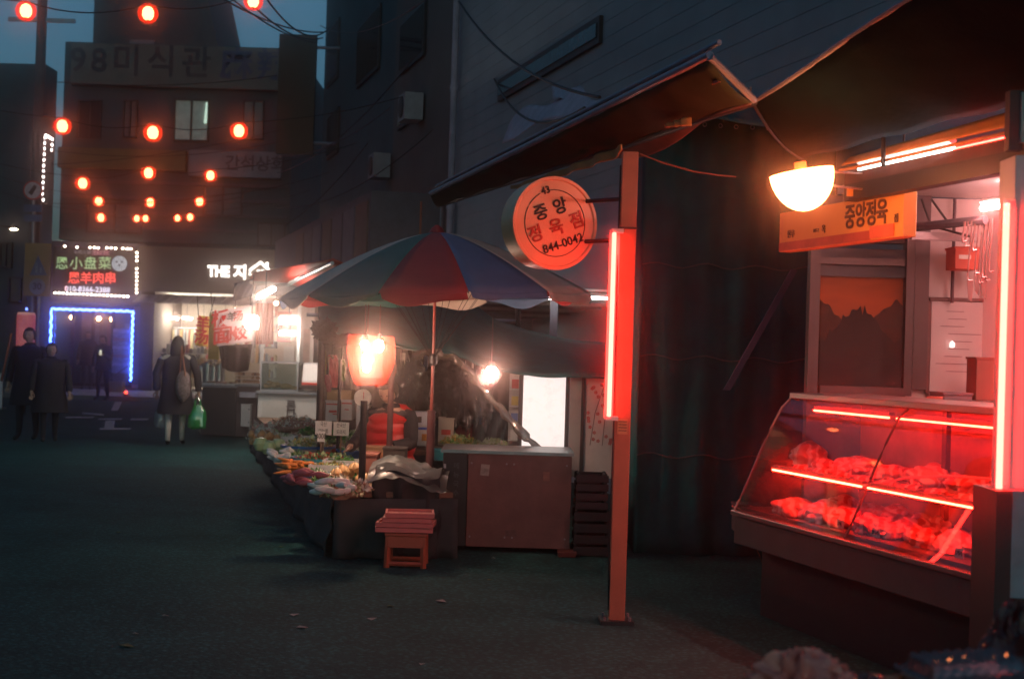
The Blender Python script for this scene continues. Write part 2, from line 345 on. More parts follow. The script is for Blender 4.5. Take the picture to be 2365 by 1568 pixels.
# its sign
X0, X1, Z0, Z1 = rectY(120, 569, 316, 681, YF - .5)
sg = T('restaurant_sign', 'black restaurant sign with green and red chinese letters edged with white bulbs', 'sign', ((X0 + X1) / 2, YF - .5, Z0))
obj('panel', MB().box(((X0 + X1) / 2, YF - .4, (Z0 + Z1) / 2), (X1 - X0 - .06, .2, Z1 - Z0 - .06)), mat('sign_black', (.015, .02, .022), .4), sg)
def sp(px, py): return onY(px, py, YF - .5)
gtxt = glow('green_letters', (.45, .72, .30), .42); rtxt = glow('red_letters', (1, .06, .02), .9); wtxt = glow('white_letters', (.8, .78, .95), .75)
for i, ch in enumerate('恩小盘菜'): text(ch, .40, sp(143 + 33 * i, 610), (1, 0, 0), UP, gtxt, sg, bold=.012)
for i, ch in enumerate('恩羊肉串'): text(ch, .37, sp(171 + 28 * i, 644), (1, 0, 0), UP, rtxt, sg, bold=.02)
text('T', .17, sp(152, 667), (1, 0, 0), UP, rtxt, sg, bold=.01); text('010-8366-2388', .22, sp(202, 669), (1, 0, 0), UP, wtxt, sg, bold=.03)
obj('pink_label', MB().box(sp(233, 584) + Vector((0, .03, 0)), (.52, .06, .15)), glow('pink_label', (1, .25, .4), .5), sg)
text('羊肉火锅', .13, sp(190, 583), (1, 0, 0), UP, glow('dim_violet', (.5, .35, .45), .2), sg)
text('정통양꼬치', .1, sp(233, 584) + Vector((0, -.005, 0)), (1, 0, 0), UP, paper, sg)
emb = MB().lathe([(.001, -.02), (.23, -.02), (.23, .02), (.001, .02)], sp(276, 609), 24, Matrix.Rotation(R_(90), 3, 'X')); obj('round_emblem', emb, glow('emblem', (.42, .48, .52), .45), sg)
for dx, dz in ((-.08, .05), (.08, .05), (0, -.05)): obj('emblem_mark', MB().box(sp(276, 609) + Vector((dx, -.025, dz)), (.06, .01, .05)), dim_letter, sg)
bulbm = None
bpos = [sp(150, 569), sp(178, 571), sp(208, 572), sp(218, 572), sp(227, 573), sp(247, 573), sp(257, 573), sp(267, 574), sp(284, 574), sp(294, 575), sp(302, 575)]
bpos += [sp(118 + 9.3 * i, 676 + .45 * i) for i in range(1, 20)] + [sp(316 - .05 * i, 584 + 9.2 * i) for i in (0, 1, 2, 4, 5, 6, 7, 8, 9, 10)]
wb = glow('white_bulb', (1, .80, .62), 12)
b0 = None
for p in bpos:
    if b0 is None:
        b0 = obj('bulb', MB().blob(Vector(p) * 0 + sg.location, (.04, .035, .03), 0, 0, 1, squash=False), wb, sg); b0.location = p - sg.location
    else:
        b = b0.copy(); C.objects.link(b); b.parent = sg; b.location = p - sg.location
obj('light_cord', MB().tube([sp(120, 569), sp(316, 577), sp(314, 684), sp(120, 677)], .01, 5), mat('pinkcord', (.3, .1, .15), .5), sg)
# the home shop
X0, X1, Z0, Z1 = rectY(325, 700, 760, 893, YF); Zs = wz(500, 576)
hs_ = T('homeware_shop', 'brightly lit shop under brown board with white house logo', 'shop', ((X0 + X1) / 2, YF, 0))
brownbd = mat('brown_board', (.26, .20, .135), .7, var=.08, scale=2)
Zb = wz(480, 678)
obj('sign_board', MB().box(((X0 + X1) / 2, YF - .3, (Zs + Zb) / 2), (X1 - X0, .5, Zs - Zb)), brownbd, hs_)
lt = glow('letter_light', (1, .98, .92), 1.6)
def hp(px, py): return onY(px, py, YF - .56)
text('THE', .44, hp(505, 628), (1, 0, 0), UP, lt, hs_, bold=.05, sx=.8); text('지', .46, hp(555, 631), (1, 0, 0), UP, lt, hs_, bold=.04)
hl = MB(); hl.tube([hp(577, 636), hp(577, 624), hp(602, 606), hp(626, 628)], .045, 8); hl.tube([hp(617, 606), hp(617, 618)], .04, 6)
for a, b in ((597, 626), (607, 626), (597, 633)): hl.box(hp(a, b), (.09, .04, .07))
obj('house_logo', hl, lt, hs_)
aw = MB(); zA = wz(480, 682); zB_ = wz(480, 706)
for i in range(24):
    xa = X0 + (X1 - X0) * i / 24; xb = X0 + (X1 - X0) * (i + 1) / 24 - .02
    obj('awning_stripe', MB().hexa([(xa, YF - 1.1, zB_), (xb, YF - 1.1, zB_), (xb, YF - .05, zA - .05), (xa, YF - .05, zA - .05), (xa, YF - 1.1, zB_ + .03), (xb, YF - 1.1, zB_ + .03), (xb, YF - .05, zA - .02), (xa, YF - .05, zA - .02)]), mat('aw%d' % (i % 2), ((.30, .29, .30), (.20, .19, .19))[i % 2], .8), hs_)
obj('side_wall', MB().box((wx(340), YF + 2, Zb / 2), (wx(357) - wx(325), 4.2, Zb)), mat('brownwall', (.15, .12, .10), .8), hs_)
obj('back_wall', MB().box(((wx(358) + X1) / 2, YF + 3.4, Zb / 2), (X1 - wx(358), .1, Zb)), cream, hs_)
obj('floor', MB().box(((wx(358) + X1) / 2, YF + 1.7, .15), (X1 - wx(358), 3.3, .06)), cream, hs_)
obj('ceiling', MB().box(((wx(358) + X1) / 2, YF + 1.8, Zb + .03), (X1 - wx(358), 3.1, .05)), white_paint, hs_)
goods_cols = [(.6, .5, .3), (.55, .56, .58), (.12, .12, .14), (.6, .35, .15), (.3, .34, .38), (.7, .68, .62), (.4, .1, .08)]
gm = [mat('goods%d' % i, c, .6, var=.35, scale=12) for i, c in enumerate(goods_cols)]
for i, a in enumerate((400, 432, 470, 520)):
    p = onY(a, 735, YF + 1.5)
    t_ = T('ceiling_tube', 'white tube lamp hanging in the homeware shop, %s from its left edge' % ('first', 'second', 'third', 'fourth')[i], 'lamp', p, 'tube lamps in the homeware shop'); obj('tube', MB().tube([p + Vector((0, -.5, 0)), p + Vector((0, .6, 0))], .035), white_lamp, t_)
    obj('hanger', MB().tube([p, (p.x, p.y, Zb)], .008, 4), ink, t_)
rk = T('clothes_rack', 'crowded rack of hanging pale goods inside the lit homeware shop', 'rack', (wx(420), YF + 2, .18))
obj('rail', MB().tube([(wx(360), YF + 2.2, 2.05), (wx(590), YF + 2.2, 2.05)], .03), grey_metal, rk)
for i in range(34):
    x = wx(362 + i * 6.6); h = random.uniform(.5, 1.1); obj('hanging_item', MB().box((x, YF + 2.2 + random.uniform(-.1, .1), 2.0 - h / 2), (random.uniform(.04, .09), .35, h)), gm[i % 7], rk)
sf = T('goods_shelf', 'low shelf packed with small pale boxes inside the lit homeware shop', 'shelf', (wx(420), YF + 1, .18))
for r in range(3):
    obj('board', MB().box(((wx(360) + wx(480)) / 2, YF + 1, .5 + r * .38), (wx(480) - wx(360), .4, .03)), white_paint, sf)
    for i in range(13): h = random.uniform(.12, .3); obj('goods_box', MB().box((wx(364 + i * 9), YF + .95, .515 + r * .38 + h / 2), (.09, .25, h)), gm[(i * 3 + r) % 7], sf)

# left side: dark tree and dark building edges
lb = T('left_building', 'dark building rising behind the utility pole at the left edge', 'building', (wx(40, 784, 40), 40, 0))
obj('wall', MB().box(((wx(-300, 784, 40) + wx(112, 784, 41)) / 2, 40.5, 4.65), (wx(112, 784, 41) - wx(-300, 784, 40), 1, 9.3)), plaster_dark, lb)
for (a, b, c_, e) in ((20, 80, 640, 700), (0, 30, 560, 620)):
    X0, X1, Z0, Z1 = rectY(a, c_, b, e, 39.98); window(lb, X0, X1, Z0, Z1, 39.98)
def tree(px, pyb, Y, hh, rr, label, seed):
    random.seed(seed); p = onY(px, 784, Y); p.z = 0; t_ = T('street_tree', label, 'tree', p)
    tr = MB().tube([p, p + Vector((.1, 0, hh * .35)), p + Vector((-.05, .1, hh * .7))], [.16, .12, .05], 8)
    for k in range(6):
        a = random.uniform(0, 6.28); z = hh * random.uniform(.35, .6); tr.tube([p + UP * z, p + Vector((math.cos(a) * rr * .7, math.sin(a) * rr * .7, z + rr * .8))], [.06, .015], 5)
    obj('trunk', tr, wood, t_)
    cl = [p + Vector((random.gauss(0, rr * .5), random.gauss(0, rr * .5), hh * .68 + random.gauss(0, hh * .16))) for _ in range(26)]
    lf = MB()
    for k in range(2600):
        c = random.choice(cl); q = c + Vector([random.gauss(0, rr * .22) for _ in range(3)]); s = random.uniform(.06, .13)
        a = Vector([random.gauss(0, 1) for _ in range(3)]).normalized() * s; b = Vector([random.gauss(0, 1) for _ in range(3)]).normalized() * s
        lf.add([q, q + a, q + a + b, q + b], [(0, 1, 2, 3)])
    obj('crown', lf, mat('leaf_dark', (.008, .016, .014), .7, var=.4, scale=1), t_); random.seed(seed + 1)
# tree(15, 900, 36, 7.6, 1.2, 'dark leafy street tree cut by the left frame edge', 5)
pw = onY(72, 784, 34); pw.z = 0
up_ = T('utility_pole', 'tall dark concrete utility pole at top left of the street', 'pole', pw)
obj('pole', MB().tube([pw, pw + UP * 10.5], [.15, .11], 10), concrete, up_); obj('crossarm', MB().box(pw + UP * 9.2, (1.6, .09, .09)), grey_metal, up_)
# led strings on posts
lp = T('led_post_sign', 'vertical sign frame at left outlined with strings of tiny white bulbs', 'sign', onY(95, 420, 37))
fr = MB(); boxY(fr, 82, 312, 104, 460, 37.1, .1); obj('panel', fr, mat('panel_dk', (.05, .05, .055), .6), lp)
ws = glow('pin_bulb', (1, .85, .8), 6); b1 = None
for (px, py) in [(82 - i * .5, 318 + 12.5 * i) for i in range(8)] + [(104 - i * .6, 318 + 13 * i) for i in range(11)] + [(106 + i * 5, 313 + i * 3) for i in range(4)] + [(120, 335), (119, 347), (100, 462)]:
    p = onY(px, py, 37)
    if b1 is None: b1 = obj('bulb', MB().blob(lp.location, (.028, .028, .04), 0, 0, 1, squash=False), ws, lp); b1.location = p - lp.location
    else: b = b1.copy(); C.objects.link(b); b.parent = lp; b.location = p - lp.location
# traffic signs
def sign_pole(px, Y, z): 
    p = onY(px, 784, Y); return Vector((p.x, Y, 0))
ts = T('traffic_sign', 'round white and red traffic sign above small blue plates on a post', 'road sign', sign_pole(76, 33, 0))
q = onY(76, 440, 33); obj('disc', MB().lathe([(.001, -.015), (.19, -.015), (.19, .015), (.001, .015)], q, 24, Matrix.Rotation(R_(90), 3, 'X')), mat('sign_white', (.45, .45, .47), .5, var=.3, scale=9), ts)
obj('rim', MB().lathe([(.19, -.022), (.225, -.022), (.225, .01), (.19, .01), (.19, -.022)], q, 24, Matrix.Rotation(R_(90), 3, 'X')), red_ink, ts)
obj('arrow_mark', MB().prism([q + Vector((-.1, -.022, -.06)), q + Vector((-.02, -.022, -.12)), q + Vector((.1, -.022, .08)), q + Vector((.03, -.022, .13))], (0, .006, 0)), ink, ts)
for c_ in (482, 505): boxY(m_ := MB(), 55, c_ - 9, 97, c_ + 7, 33, .03); obj('plate', m_, mat('sign_blue', (.05, .12, .24), .5), ts)
obj('post', MB().tube([ts.location + Vector((0, .05, 0)), Vector((q.x, 33.05, q.z + .2))], .04), grey_metal, ts)
ys = T('school_zone_sign', 'yellow road sign board with blue triangle above round 30 speed mark', 'road sign', sign_pole(85, 32, 0))
boxY(m_ := MB(), 56, 562, 116, 684, 32, .05); yb = obj('board', m_, mat('sign_yellow', (.34, .20, .045), .6, var=.15), ys)
tri = [onY(88, 590, 31.98), onY(108, 636, 31.98), onY(68, 636, 31.98)]; obj('blue_triangle', MB().prism(tri, (0, .015, 0)), mat('tri_blue', (.05, .12, .25), .5), yb)
fig = MB(); fig.box(onY(84, 622, 31.97), (.05, .01, .16)); fig.box(onY(94, 624, 31.97), (.04, .01, .12)); fig.blob(onY(84, 610, 31.97), (.028, .01, .03), 0, 0, 1); obj('walkers_mark', fig, mat('pale_mark', (.2, .28, .35), .6), yb)
q = onY(86, 662, 31.97); obj('round_mark', MB().lathe([(.001, -.01), (.18, -.01), (.18, .01), (.001, .01)], q, 20, Matrix.Rotation(R_(90), 3, 'X')), mat('mark_pale', (.26, .26, .28), .6), yb)
text('30', .2, q + Vector((0, -.012, 0)), (1, 0, 0), UP, ink, yb, bold=.03)
obj('post', MB().tube([ys.location + Vector((0, .08, 0)), Vector((ys.location.x, 32.08, 3.6))], .045), grey_metal, ys)
sl = onY(32, 530, 36); s_ = T('street_light', 'small lit street light head at left edge', 'street light', (sl.x - .6, sl.y, 0))
obj('post', MB().tube([(sl.x - .6, sl.y, 0), (sl.x - .6, sl.y, sl.z + .1), (sl.x, sl.y, sl.z + .05)], .04), black_metal, s_); obj('lamp_head', MB().blob(sl, (.11, .07, .035), 0, 0, 2, squash=False), glow('sl_warm', (1, .85, .6), 5), s_)
# red rounded sign pillar
rp = onY(60, 755, 30); rs = T('round_pillar_sign', 'red cylindrical advertising pillar with white cap behind the left walkers', 'sign', (rp.x, 30, 0))
zt_ = wz(60, 724, 30); obj('drum', MB().lathe([(.001, .5), (.19, .5), (.19, zt_ - .03)], (rp.x, 30, 0), 20), glow('red_drum', (.55, .035, .02), .22), rs, True)
obj('cap', MB().lathe([(.19, zt_ - .03), (.17, zt_ + .02), (.001, zt_ + .03)], (rp.x, 30, 0), 20), mat('pink_cap', (.7, .45, .42), .5, emit=(.6, .25, .2), strength=.25), rs, True)
obj('stem', MB().tube([(rp.x, 30, 0), (rp.x, 30, .5)], .05), black_metal, rs); obj('top_light', MB().blob((rp.x, 30, zt_ + .09), (.03, .03, .04), 0, 0, 1), glow('blue_pin', (.1, .2, 1), 2.5), rs)
wp = onZ(-10, 945, 0); obj_ = T('white_board', 'white folding board cut by the left frame edge', 'board', wp); m_ = MB(); m_.box(wp + Vector((0, 0, .4)), (.28, .05, .8)); obj('panel', m_, white_paint, obj_); obj('foot', MB().box(wp + Vector((0, .1, .02)), (.3, .3, .04)), grey_metal, obj_)
rod = MB().tube([onY(3, 880, 22), onY(26, 770, 22)], .02); tag(obj('leaning_pole', rod, rust), 'thin rusty pole leaning at the left frame edge', 'pole')
rb = onY(291, 906, 37.3); r_ = T('warning_light', 'small glowing red warning light low before the restaurant', 'warning light', (rb.x, rb.y, .12)); obj('lens', MB().blob(rb, (.045, .045, .045), 0, 0, 2, squash=False), glow('red_dot', (1, .06, .02), 3), r_, True); obj('cone', MB().lathe([(.12, .12), (.03, rb.z - .04)], (rb.x, rb.y, 0), 12), rust, r_)
bk = onZ(265, 905, .12); bx_ = T('produce_crate', 'small ochre crate with leaning stick beside the restaurant door', 'crate', bk); obj('box', MB().box(bk + Vector((0, 0, .15)), (.5, .35, .3)), card, bx_); obj('stick', MB().tube([bk + Vector((-.25, 0, .3)), bk + Vector((.35, 0, .75))], .02, 6), wood, bx_)

# ------------------------------------------------------------------ right hand row of buildings (street parallel)
LF = 5.8
def rowb(name, label, t0, t1, h, m, base):
    b = T(name, label, 'building', st(LF, (t0 + t1) / 2, 0)); obj('wall', boxS(MB(), LF, LF + 6, t0, t1, 0, h), m, b); return b
tA, tB, tC, tD, tE = tof(onL(742, 400, LF)), tof(onL(905, 400, LF)), tof(onL(1046, 400, LF)), tof(onL(1420, 400, LF)), 4.5
bA = rowb('row_building', 'dark blue grey building nearest the street end on the right', tB, tA, 13.2, plaster_dark, 0)
bB = rowb('row_building', 'brownish dark building third along the right row beside the drainpipe', tC, tB, 12.8, mat('wall_brown', (.11, .11, .105), .85, var=.2, scale=1), 0)
bC = rowb('row_building', 'pale blue grey building with horizontal siding behind the awning', tE, tC, 12.5, plaster_blue, 0)
def swin(parent, px0, px1, py0, py1, m=None):
    a = onL((px0 + px1) / 2, py0, LF); t0 = tof(onL(px0, (py0 + py1) / 2, LF)); t1 = tof(onL(px1, (py0 + py1) / 2, LF)); z1 = onL((px0 + px1) / 2, py0, LF).z; z0 = onL((px0 + px1) / 2, py1, LF).z
    fo = obj('window', boxS(MB(), LF - .06, LF - .01, t0, t1, z0, z1), black_metal, parent)
    obj('pane', boxS(MB(), LF - .075, LF - .062, min(t0, t1) + .08, max(t0, t1) - .08, z0 + .08, z1 - .08), m or dark_glass, fo)
for a in ((760, 785, 60, 190), (760, 785, 260, 360), (830, 880, 40, 180)): swin(bA, *a)
for a in ((930, 985, 30, 150), (925, 960, 240, 290)): swin(bB, *a)
swin(bC, 1160, 1392, 112, 168, mat('pane_blue', (.06, .07, .09), .25))
# siding boards on the nearest one
sid = mat('siding', (.25, .29, .32), .7, var=.12, scale=1.5)
for i in range(44):
    z = 1.2 + i * .2; obj('siding_board', boxS(MB(), LF - .007, LF - .002, tE, tC - .02, z, z + .195), sid, bC)
# pale cloths bundled on the siding wall
cl = T('roof_sheet', 'pale lilac plastic sheet folded above the awning', 'tarpaulin', onL(1280, 300, 5.3))
sht = MB(); A, B_, C_, D_ = onL(1195, 262, 5.5), onL(1345, 205, 5.4), onL(1388, 236, 5.1), onL(1160, 325, 5.2)
sht.grid(lambda u, v: (A.lerp(B_, u)).lerp(D_.lerp(C_, u), v) + UP * .05 * math.sin(u * 9 + v * 4), 14, 8)
obj('sheet', sht, mat('lilac_sheet', (.42, .36, .44), .6, bump=.3), cl, True, thick=.01)
sht = MB(); A, B_, C_, D_ = onL(1275, 202, 5.5), onL(1340, 202, 5.5), onL(1350, 240, 5.3), onL(1278, 232, 5.3)
sht.grid(lambda u, v: (A.lerp(B_, u)).lerp(D_.lerp(C_, u), v) + UP * .04 * math.sin(u * 7), 8, 6); obj('fold', sht, mat('lilac_sheet2', (.34, .36, .46), .6), cl, True, thick=.01)
# drainpipe
pz = onL(1046, 300, LF - .12); dp = MB().tube([st(LF - .12, tof(pz), 0), st(LF - .12, tof(pz), 12)], .06, 10)
for z in range(2, 12, 2): dp.lathe([(.06, -.04), (.075, -.04), (.075, .04), (.06, .04)], st(LF - .12, tof(pz), z), 10)
tag(obj('drainpipe', dp, mat('pipe', (.30, .27, .33), .5)), 'tall pale drainpipe on the joint of the right buildings', 'pipe')
# dark projecting signboard
X0, X1, Z0, Z1 = rectY(641, 80, 727, 356, 36); pr = T('projecting_sign', 'tall dark olive signboard projecting over the street end', 'sign', ((X0 + X1) / 2, 36, Z0))
obj('box', MB().box(((X0 + X1) / 2, 36.1, (Z0 + Z1) / 2), (X1 - X0, .2, Z1 - Z0)), mat('olive', (.055, .05, .028), .7, var=.2), pr)
obj('bracket', MB().tube([(X1, 36.1, Z1 - .3), (X1 + .6, 36.1, Z1 - .3)], .04), grey_metal, pr); obj('bracket', MB().tube([(X1, 36.1, Z0 + .3), (X1 + .6, 36.1, Z0 + .3)], .04), grey_metal, pr)
# shopfront shutters and lower jut of the row, dark
X0, X1, Z0, Z1 = rectY(660, 430, 760, 640, 34)
js = T('shop_annexe', 'dark flat roofed annexe beside the red awning', 'building', st(4.2, 30, 0)); obj('wall', boxS(MB(), 4.5, LF - .01, tC + .5, tA - 1, 2.9, 4.3), mat('annex', (.09, .10, .12), .8, var=.3), js)
for i in range(7): obj('panel', boxS(MB(), 4.47, 4.5, tC + .7 + i * 1.3, tC + 1.85 + i * 1.3, 3.05, 4.15), mat('annex_panel%d' % (i % 3), ((.13, .09, .07), (.12, .14, .17), (.10, .11, .13))[i % 3], .7), js)
for (px, py, w_, h_) in ((873, 385, .5, .45), (945, 250, .55, .4)):
    p = onL(px, py, LF - .25); a_ = T('air_conditioner', 'outdoor air conditioner box high on the right row, %s' % ('above the awning tip' if px == 873 else 'upper one near the drainpipe'), 'air conditioner', p)
    obj('case', boxS(MB(), LF - .4, LF - .05, tof(p) - .3, tof(p) + .3, p.z - .25, p.z + .25), mat('ac_case', (.28, .28, .30), .5), a_)
    obj('fan_grille', MB().lathe([(.2, -.01), (.2, .01), (.05, .02), (.001, .02)], st(LF - .41, tof(p), p.z), 16, SROT @ Matrix.Rotation(R_(-90), 3, 'Y')), black_metal, a_)
# overhead cables
wires = [((500, -10, 20), (745, 75, 34)), ((560, -12, 20), (745, 88, 34)), ((610, -10, 20), (760, 66, 34)), ((520, -14, 22), (730, 100, 35)), ((1060, 5, 20), (1385, 225, 12)), ((1140, 180, 22), (1350, 250, 12)), ((130, 190, 32), (640, 175, 36)),
         ((640, 360, 33), (900, 250, 24)), ((640, 400, 33), (960, 130, 24)), ((120, 380, 34), (650, 300, 34)), ((100, 345, 34), (640, 330, 35)), ((640, 480, 30), (1000, 300, 22)), ((120, 470, 35), (655, 430, 36)), ((160, 440, 35), (560, 455, 36)), ((740, 60, 34), (1010, -20, 20)), ((660, 520, 30), (850, 330, 26))]
CN = ['thick cable running from the top edge to the upper left of the right row', 'second thick cable just right of the first at the top left', 'third cable from the top edge to the right row', 'cable sagging beneath the three thick ones at the top', 'thick cable slanting down before the siding to the awning', 'cable crossing the lower siding window to the awning', 'cable crossing before the wide dim sign band', 'cable rising steeply from the olive signboard to the right row', 'cable climbing from the olive signboard to the top of the right row', 'cable sagging across the lit upper window', 'cable sagging just below the lit upper window', 'cable from the pale fascia sign to the right row', 'cable low across the facade above the lanterns of the farthest string', 'cable ending above the homeware shop', 'cable from the projecting sign to the top edge', 'short cable between the annexe and the right row']
for i, ((a, b, Y1), (c_, e, Y2)) in enumerate(wires):
    w_ = MB().tube(sag(onY(a, b, Y1), onY(c_, e, Y2), .15 + .1 * (i % 3)), .016 if i < 6 else .01, 5)
    tag(obj('overhead_cable', w_, ink), CN[i], 'cable', 'overhead cables')

# ------------------------------------------------------------------ lantern strings
lan = [(60, 26, 17, 27, 'leftmost lantern of the nearest string at top left'), (342, 32, 17, 27, 'middle lantern of the nearest string below the gable'), (585, 3, 17, 26, 'rightmost lantern of the nearest string cut by the top edge'),
       (144, 292, 26, 24, 'left lantern of the second string beside the led sign'), (353, 307, 26, 25, 'middle lantern of the second string'), (552, 303, 26, 24, 'right lantern of the second string before the dark window'),
       (191, 424, 32, 20, 'left lantern of the third string'), (343, 400, 32, 20, 'middle lantern of the third string'), (486, 406, 32, 18, 'right lantern of the third string'),
       (228, 465, 36, 16, 'left lantern of the fourth string'), (347, 468, 36, 16, 'middle lantern of the fourth string'), (461, 466, 36, 16, 'right lantern of the fourth string'),
       (233, 503, 39, 15, 'leftmost lantern of the farthest string'), (316, 505, 39, 12, 'second lantern from the left on the farthest string'), (336, 505, 39, 12, 'middle lantern of the farthest string'), (410, 504, 39, 12, 'second lantern from the right on the farthest string'), (439, 502, 39, 13, 'rightmost lantern of the farthest string')]
lm = glow('lantern_paper', (1.0, .34, .12), 8)
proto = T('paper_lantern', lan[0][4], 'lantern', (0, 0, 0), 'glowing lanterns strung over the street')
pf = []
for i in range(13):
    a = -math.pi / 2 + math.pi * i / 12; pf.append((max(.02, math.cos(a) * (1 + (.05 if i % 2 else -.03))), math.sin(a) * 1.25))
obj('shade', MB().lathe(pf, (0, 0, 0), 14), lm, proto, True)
obj('halo_shell', MB().lathe([(max(.3, 1.75 * math.cos(a)), 1.75 * math.sin(a)) for a in [R_(-75 + 15 * i) for i in range(11)]], (0, 0, 0), 20), film('halo_red', (1.0, .06, .025), .78, .3, .05), proto, True)  # red shell added to imitate a halo round each lantern
obj('cap', MB().lathe([(.001, 1.28), (.35, 1.28), (.35, 1.12), (.3, 1.1)], (0, 0, 0), 12), rust, proto)
obj('cap', MB().lathe([(.3, -1.12), (.35, -1.14), (.35, -1.28), (.001, -1.28)], (0, 0, 0), 12), rust, proto)
obj('tassel', MB().tube([(0, 0, -1.28), (0, 0, -1.9)], [.1, .03], 6), red_cloth, proto)
rows = {}
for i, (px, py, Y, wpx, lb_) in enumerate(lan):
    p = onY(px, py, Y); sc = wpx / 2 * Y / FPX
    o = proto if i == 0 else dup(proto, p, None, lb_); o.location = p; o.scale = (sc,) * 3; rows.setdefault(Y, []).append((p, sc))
for j, (Y, ps) in enumerate(rows.items()):
    a = ps[0][0] + Vector((-3.0, 0, .7)); b = ps[-1][0] + Vector((3.2, .5, .9)); path = [a] + [p + UP * sc * 1.6 for p, sc in ps] + [b]; wm = MB()
    for u, v in zip(path, path[1:]): wm.tube(sag(u, v, .12, 8), .009, 5)
    tag(obj('lantern_cable', wm, ink), 'thin cable carrying the %s string of lanterns' % ('nearest', 'second', 'third', 'fourth', 'farthest')[j], 'cable')

# ================================================================== PEOPLE
skin = mat('skin', (.45, .27, .19), .55, var=.06)
hair_m = mat('hair', (.012, .011, .012), .5, var=.2, scale=30, stretch=(6, 6, 1))
def skinmesh(chains, rot=None):
    """chains: list of (joint list, edge list, radii); returns MB of the evaluated skin surface"""
    me = bpy.data.meshes.new('s'); vs = []; es = []; rs = []; roots = []
    for J, E, Rr in chains:
        o = len(vs); roots.append(o); vs += J; es += [(a + o, b + o) for a, b in E]; rs += Rr
    me.from_pydata([tuple(v) for v in vs], es, []); o = bpy.data.objects.new('s', me); C.objects.link(o)
    md = o.modifiers.new('k', 'SKIN'); md.use_smooth_shade = True
    if not me.skin_vertices: 
        pass
    for i, r in enumerate(rs):
        sv = me.skin_vertices[0].data[i]; sv.radius = (r, r) if not isinstance(r, tuple) else r; sv.use_root = i in roots
    ss = o.modifiers.new('s', 'SUBSURF'); ss.levels = 2; ss.render_levels = 2
    dg = bpy.context.evaluated_depsgraph_get(); dg.update(); m2 = bpy.data.meshes.new_from_object(o.evaluated_get(dg))
    mb = MB(); mb.add([v.co for v in m2.vertices], [tuple(p.vertices) for p in m2.polygons]); bpy.data.objects.remove(o); bpy.data.meshes.remove(m2)
    return mb
def head_mb(mb, c, rx, yaw, nod, mi):
    """a head with brow, nose, chin and ears, looking along +Y before turning"""
    rot = Matrix.Rotation(yaw, 3, 'Z') @ Matrix.Rotation(nod, 3, 'X'); vs = []; fs = []; nu, nv = 20, 16
    for j in range(nv + 1):
        ph = math.pi * j / nv; z = math.cos(ph)
        for i in range(nu):
            th = 2 * math.pi * i / nu; x = math.sin(ph) * math.sin(th); y = math.sin(ph) * math.cos(th)
            w_ = 1 - .22 * max(0, -z) ** 1.3; q = Vector((x * .95 * w_, y * 1.12 * (1 - .10 * max(0, -z)), z * 1.32))
            if y > 0: 
                q.y += .26 * math.exp(-((x / .14) ** 2)) * math.exp(-(((z + .12) / .2) ** 2))          # nose
                q.y -= .10 * math.exp(-(((abs(x) - .34) / .16) ** 2)) * math.exp(-(((z - .1) / .13) ** 2))  # eye sockets
                q.y += .07 * math.exp(-((x / .3) ** 2)) * math.exp(-(((z + .85) / .14) ** 2))           # chin
            vs.append(Vector(c) + rot @ (q * rx))
    for j in range(nv):
        for i in range(nu): fs.append((j * nu + i, (j + 1) * nu + i, (j + 1) * nu + (i + 1) % nu, j * nu + (i + 1) % nu))
    mb.cur = mi; mb.add(vs, fs)
    for s in (-1, 1):
        e = MB(); e.blob((0, 0, 0), (.12, .2, .34), 1, .05, 1, squash=False); mb.add([Vector(c) + rot @ ((v + Vector((s * .95, -.05, 0))) * rx) for v in e.v], e.f)
    mb.cur = 0; return rot
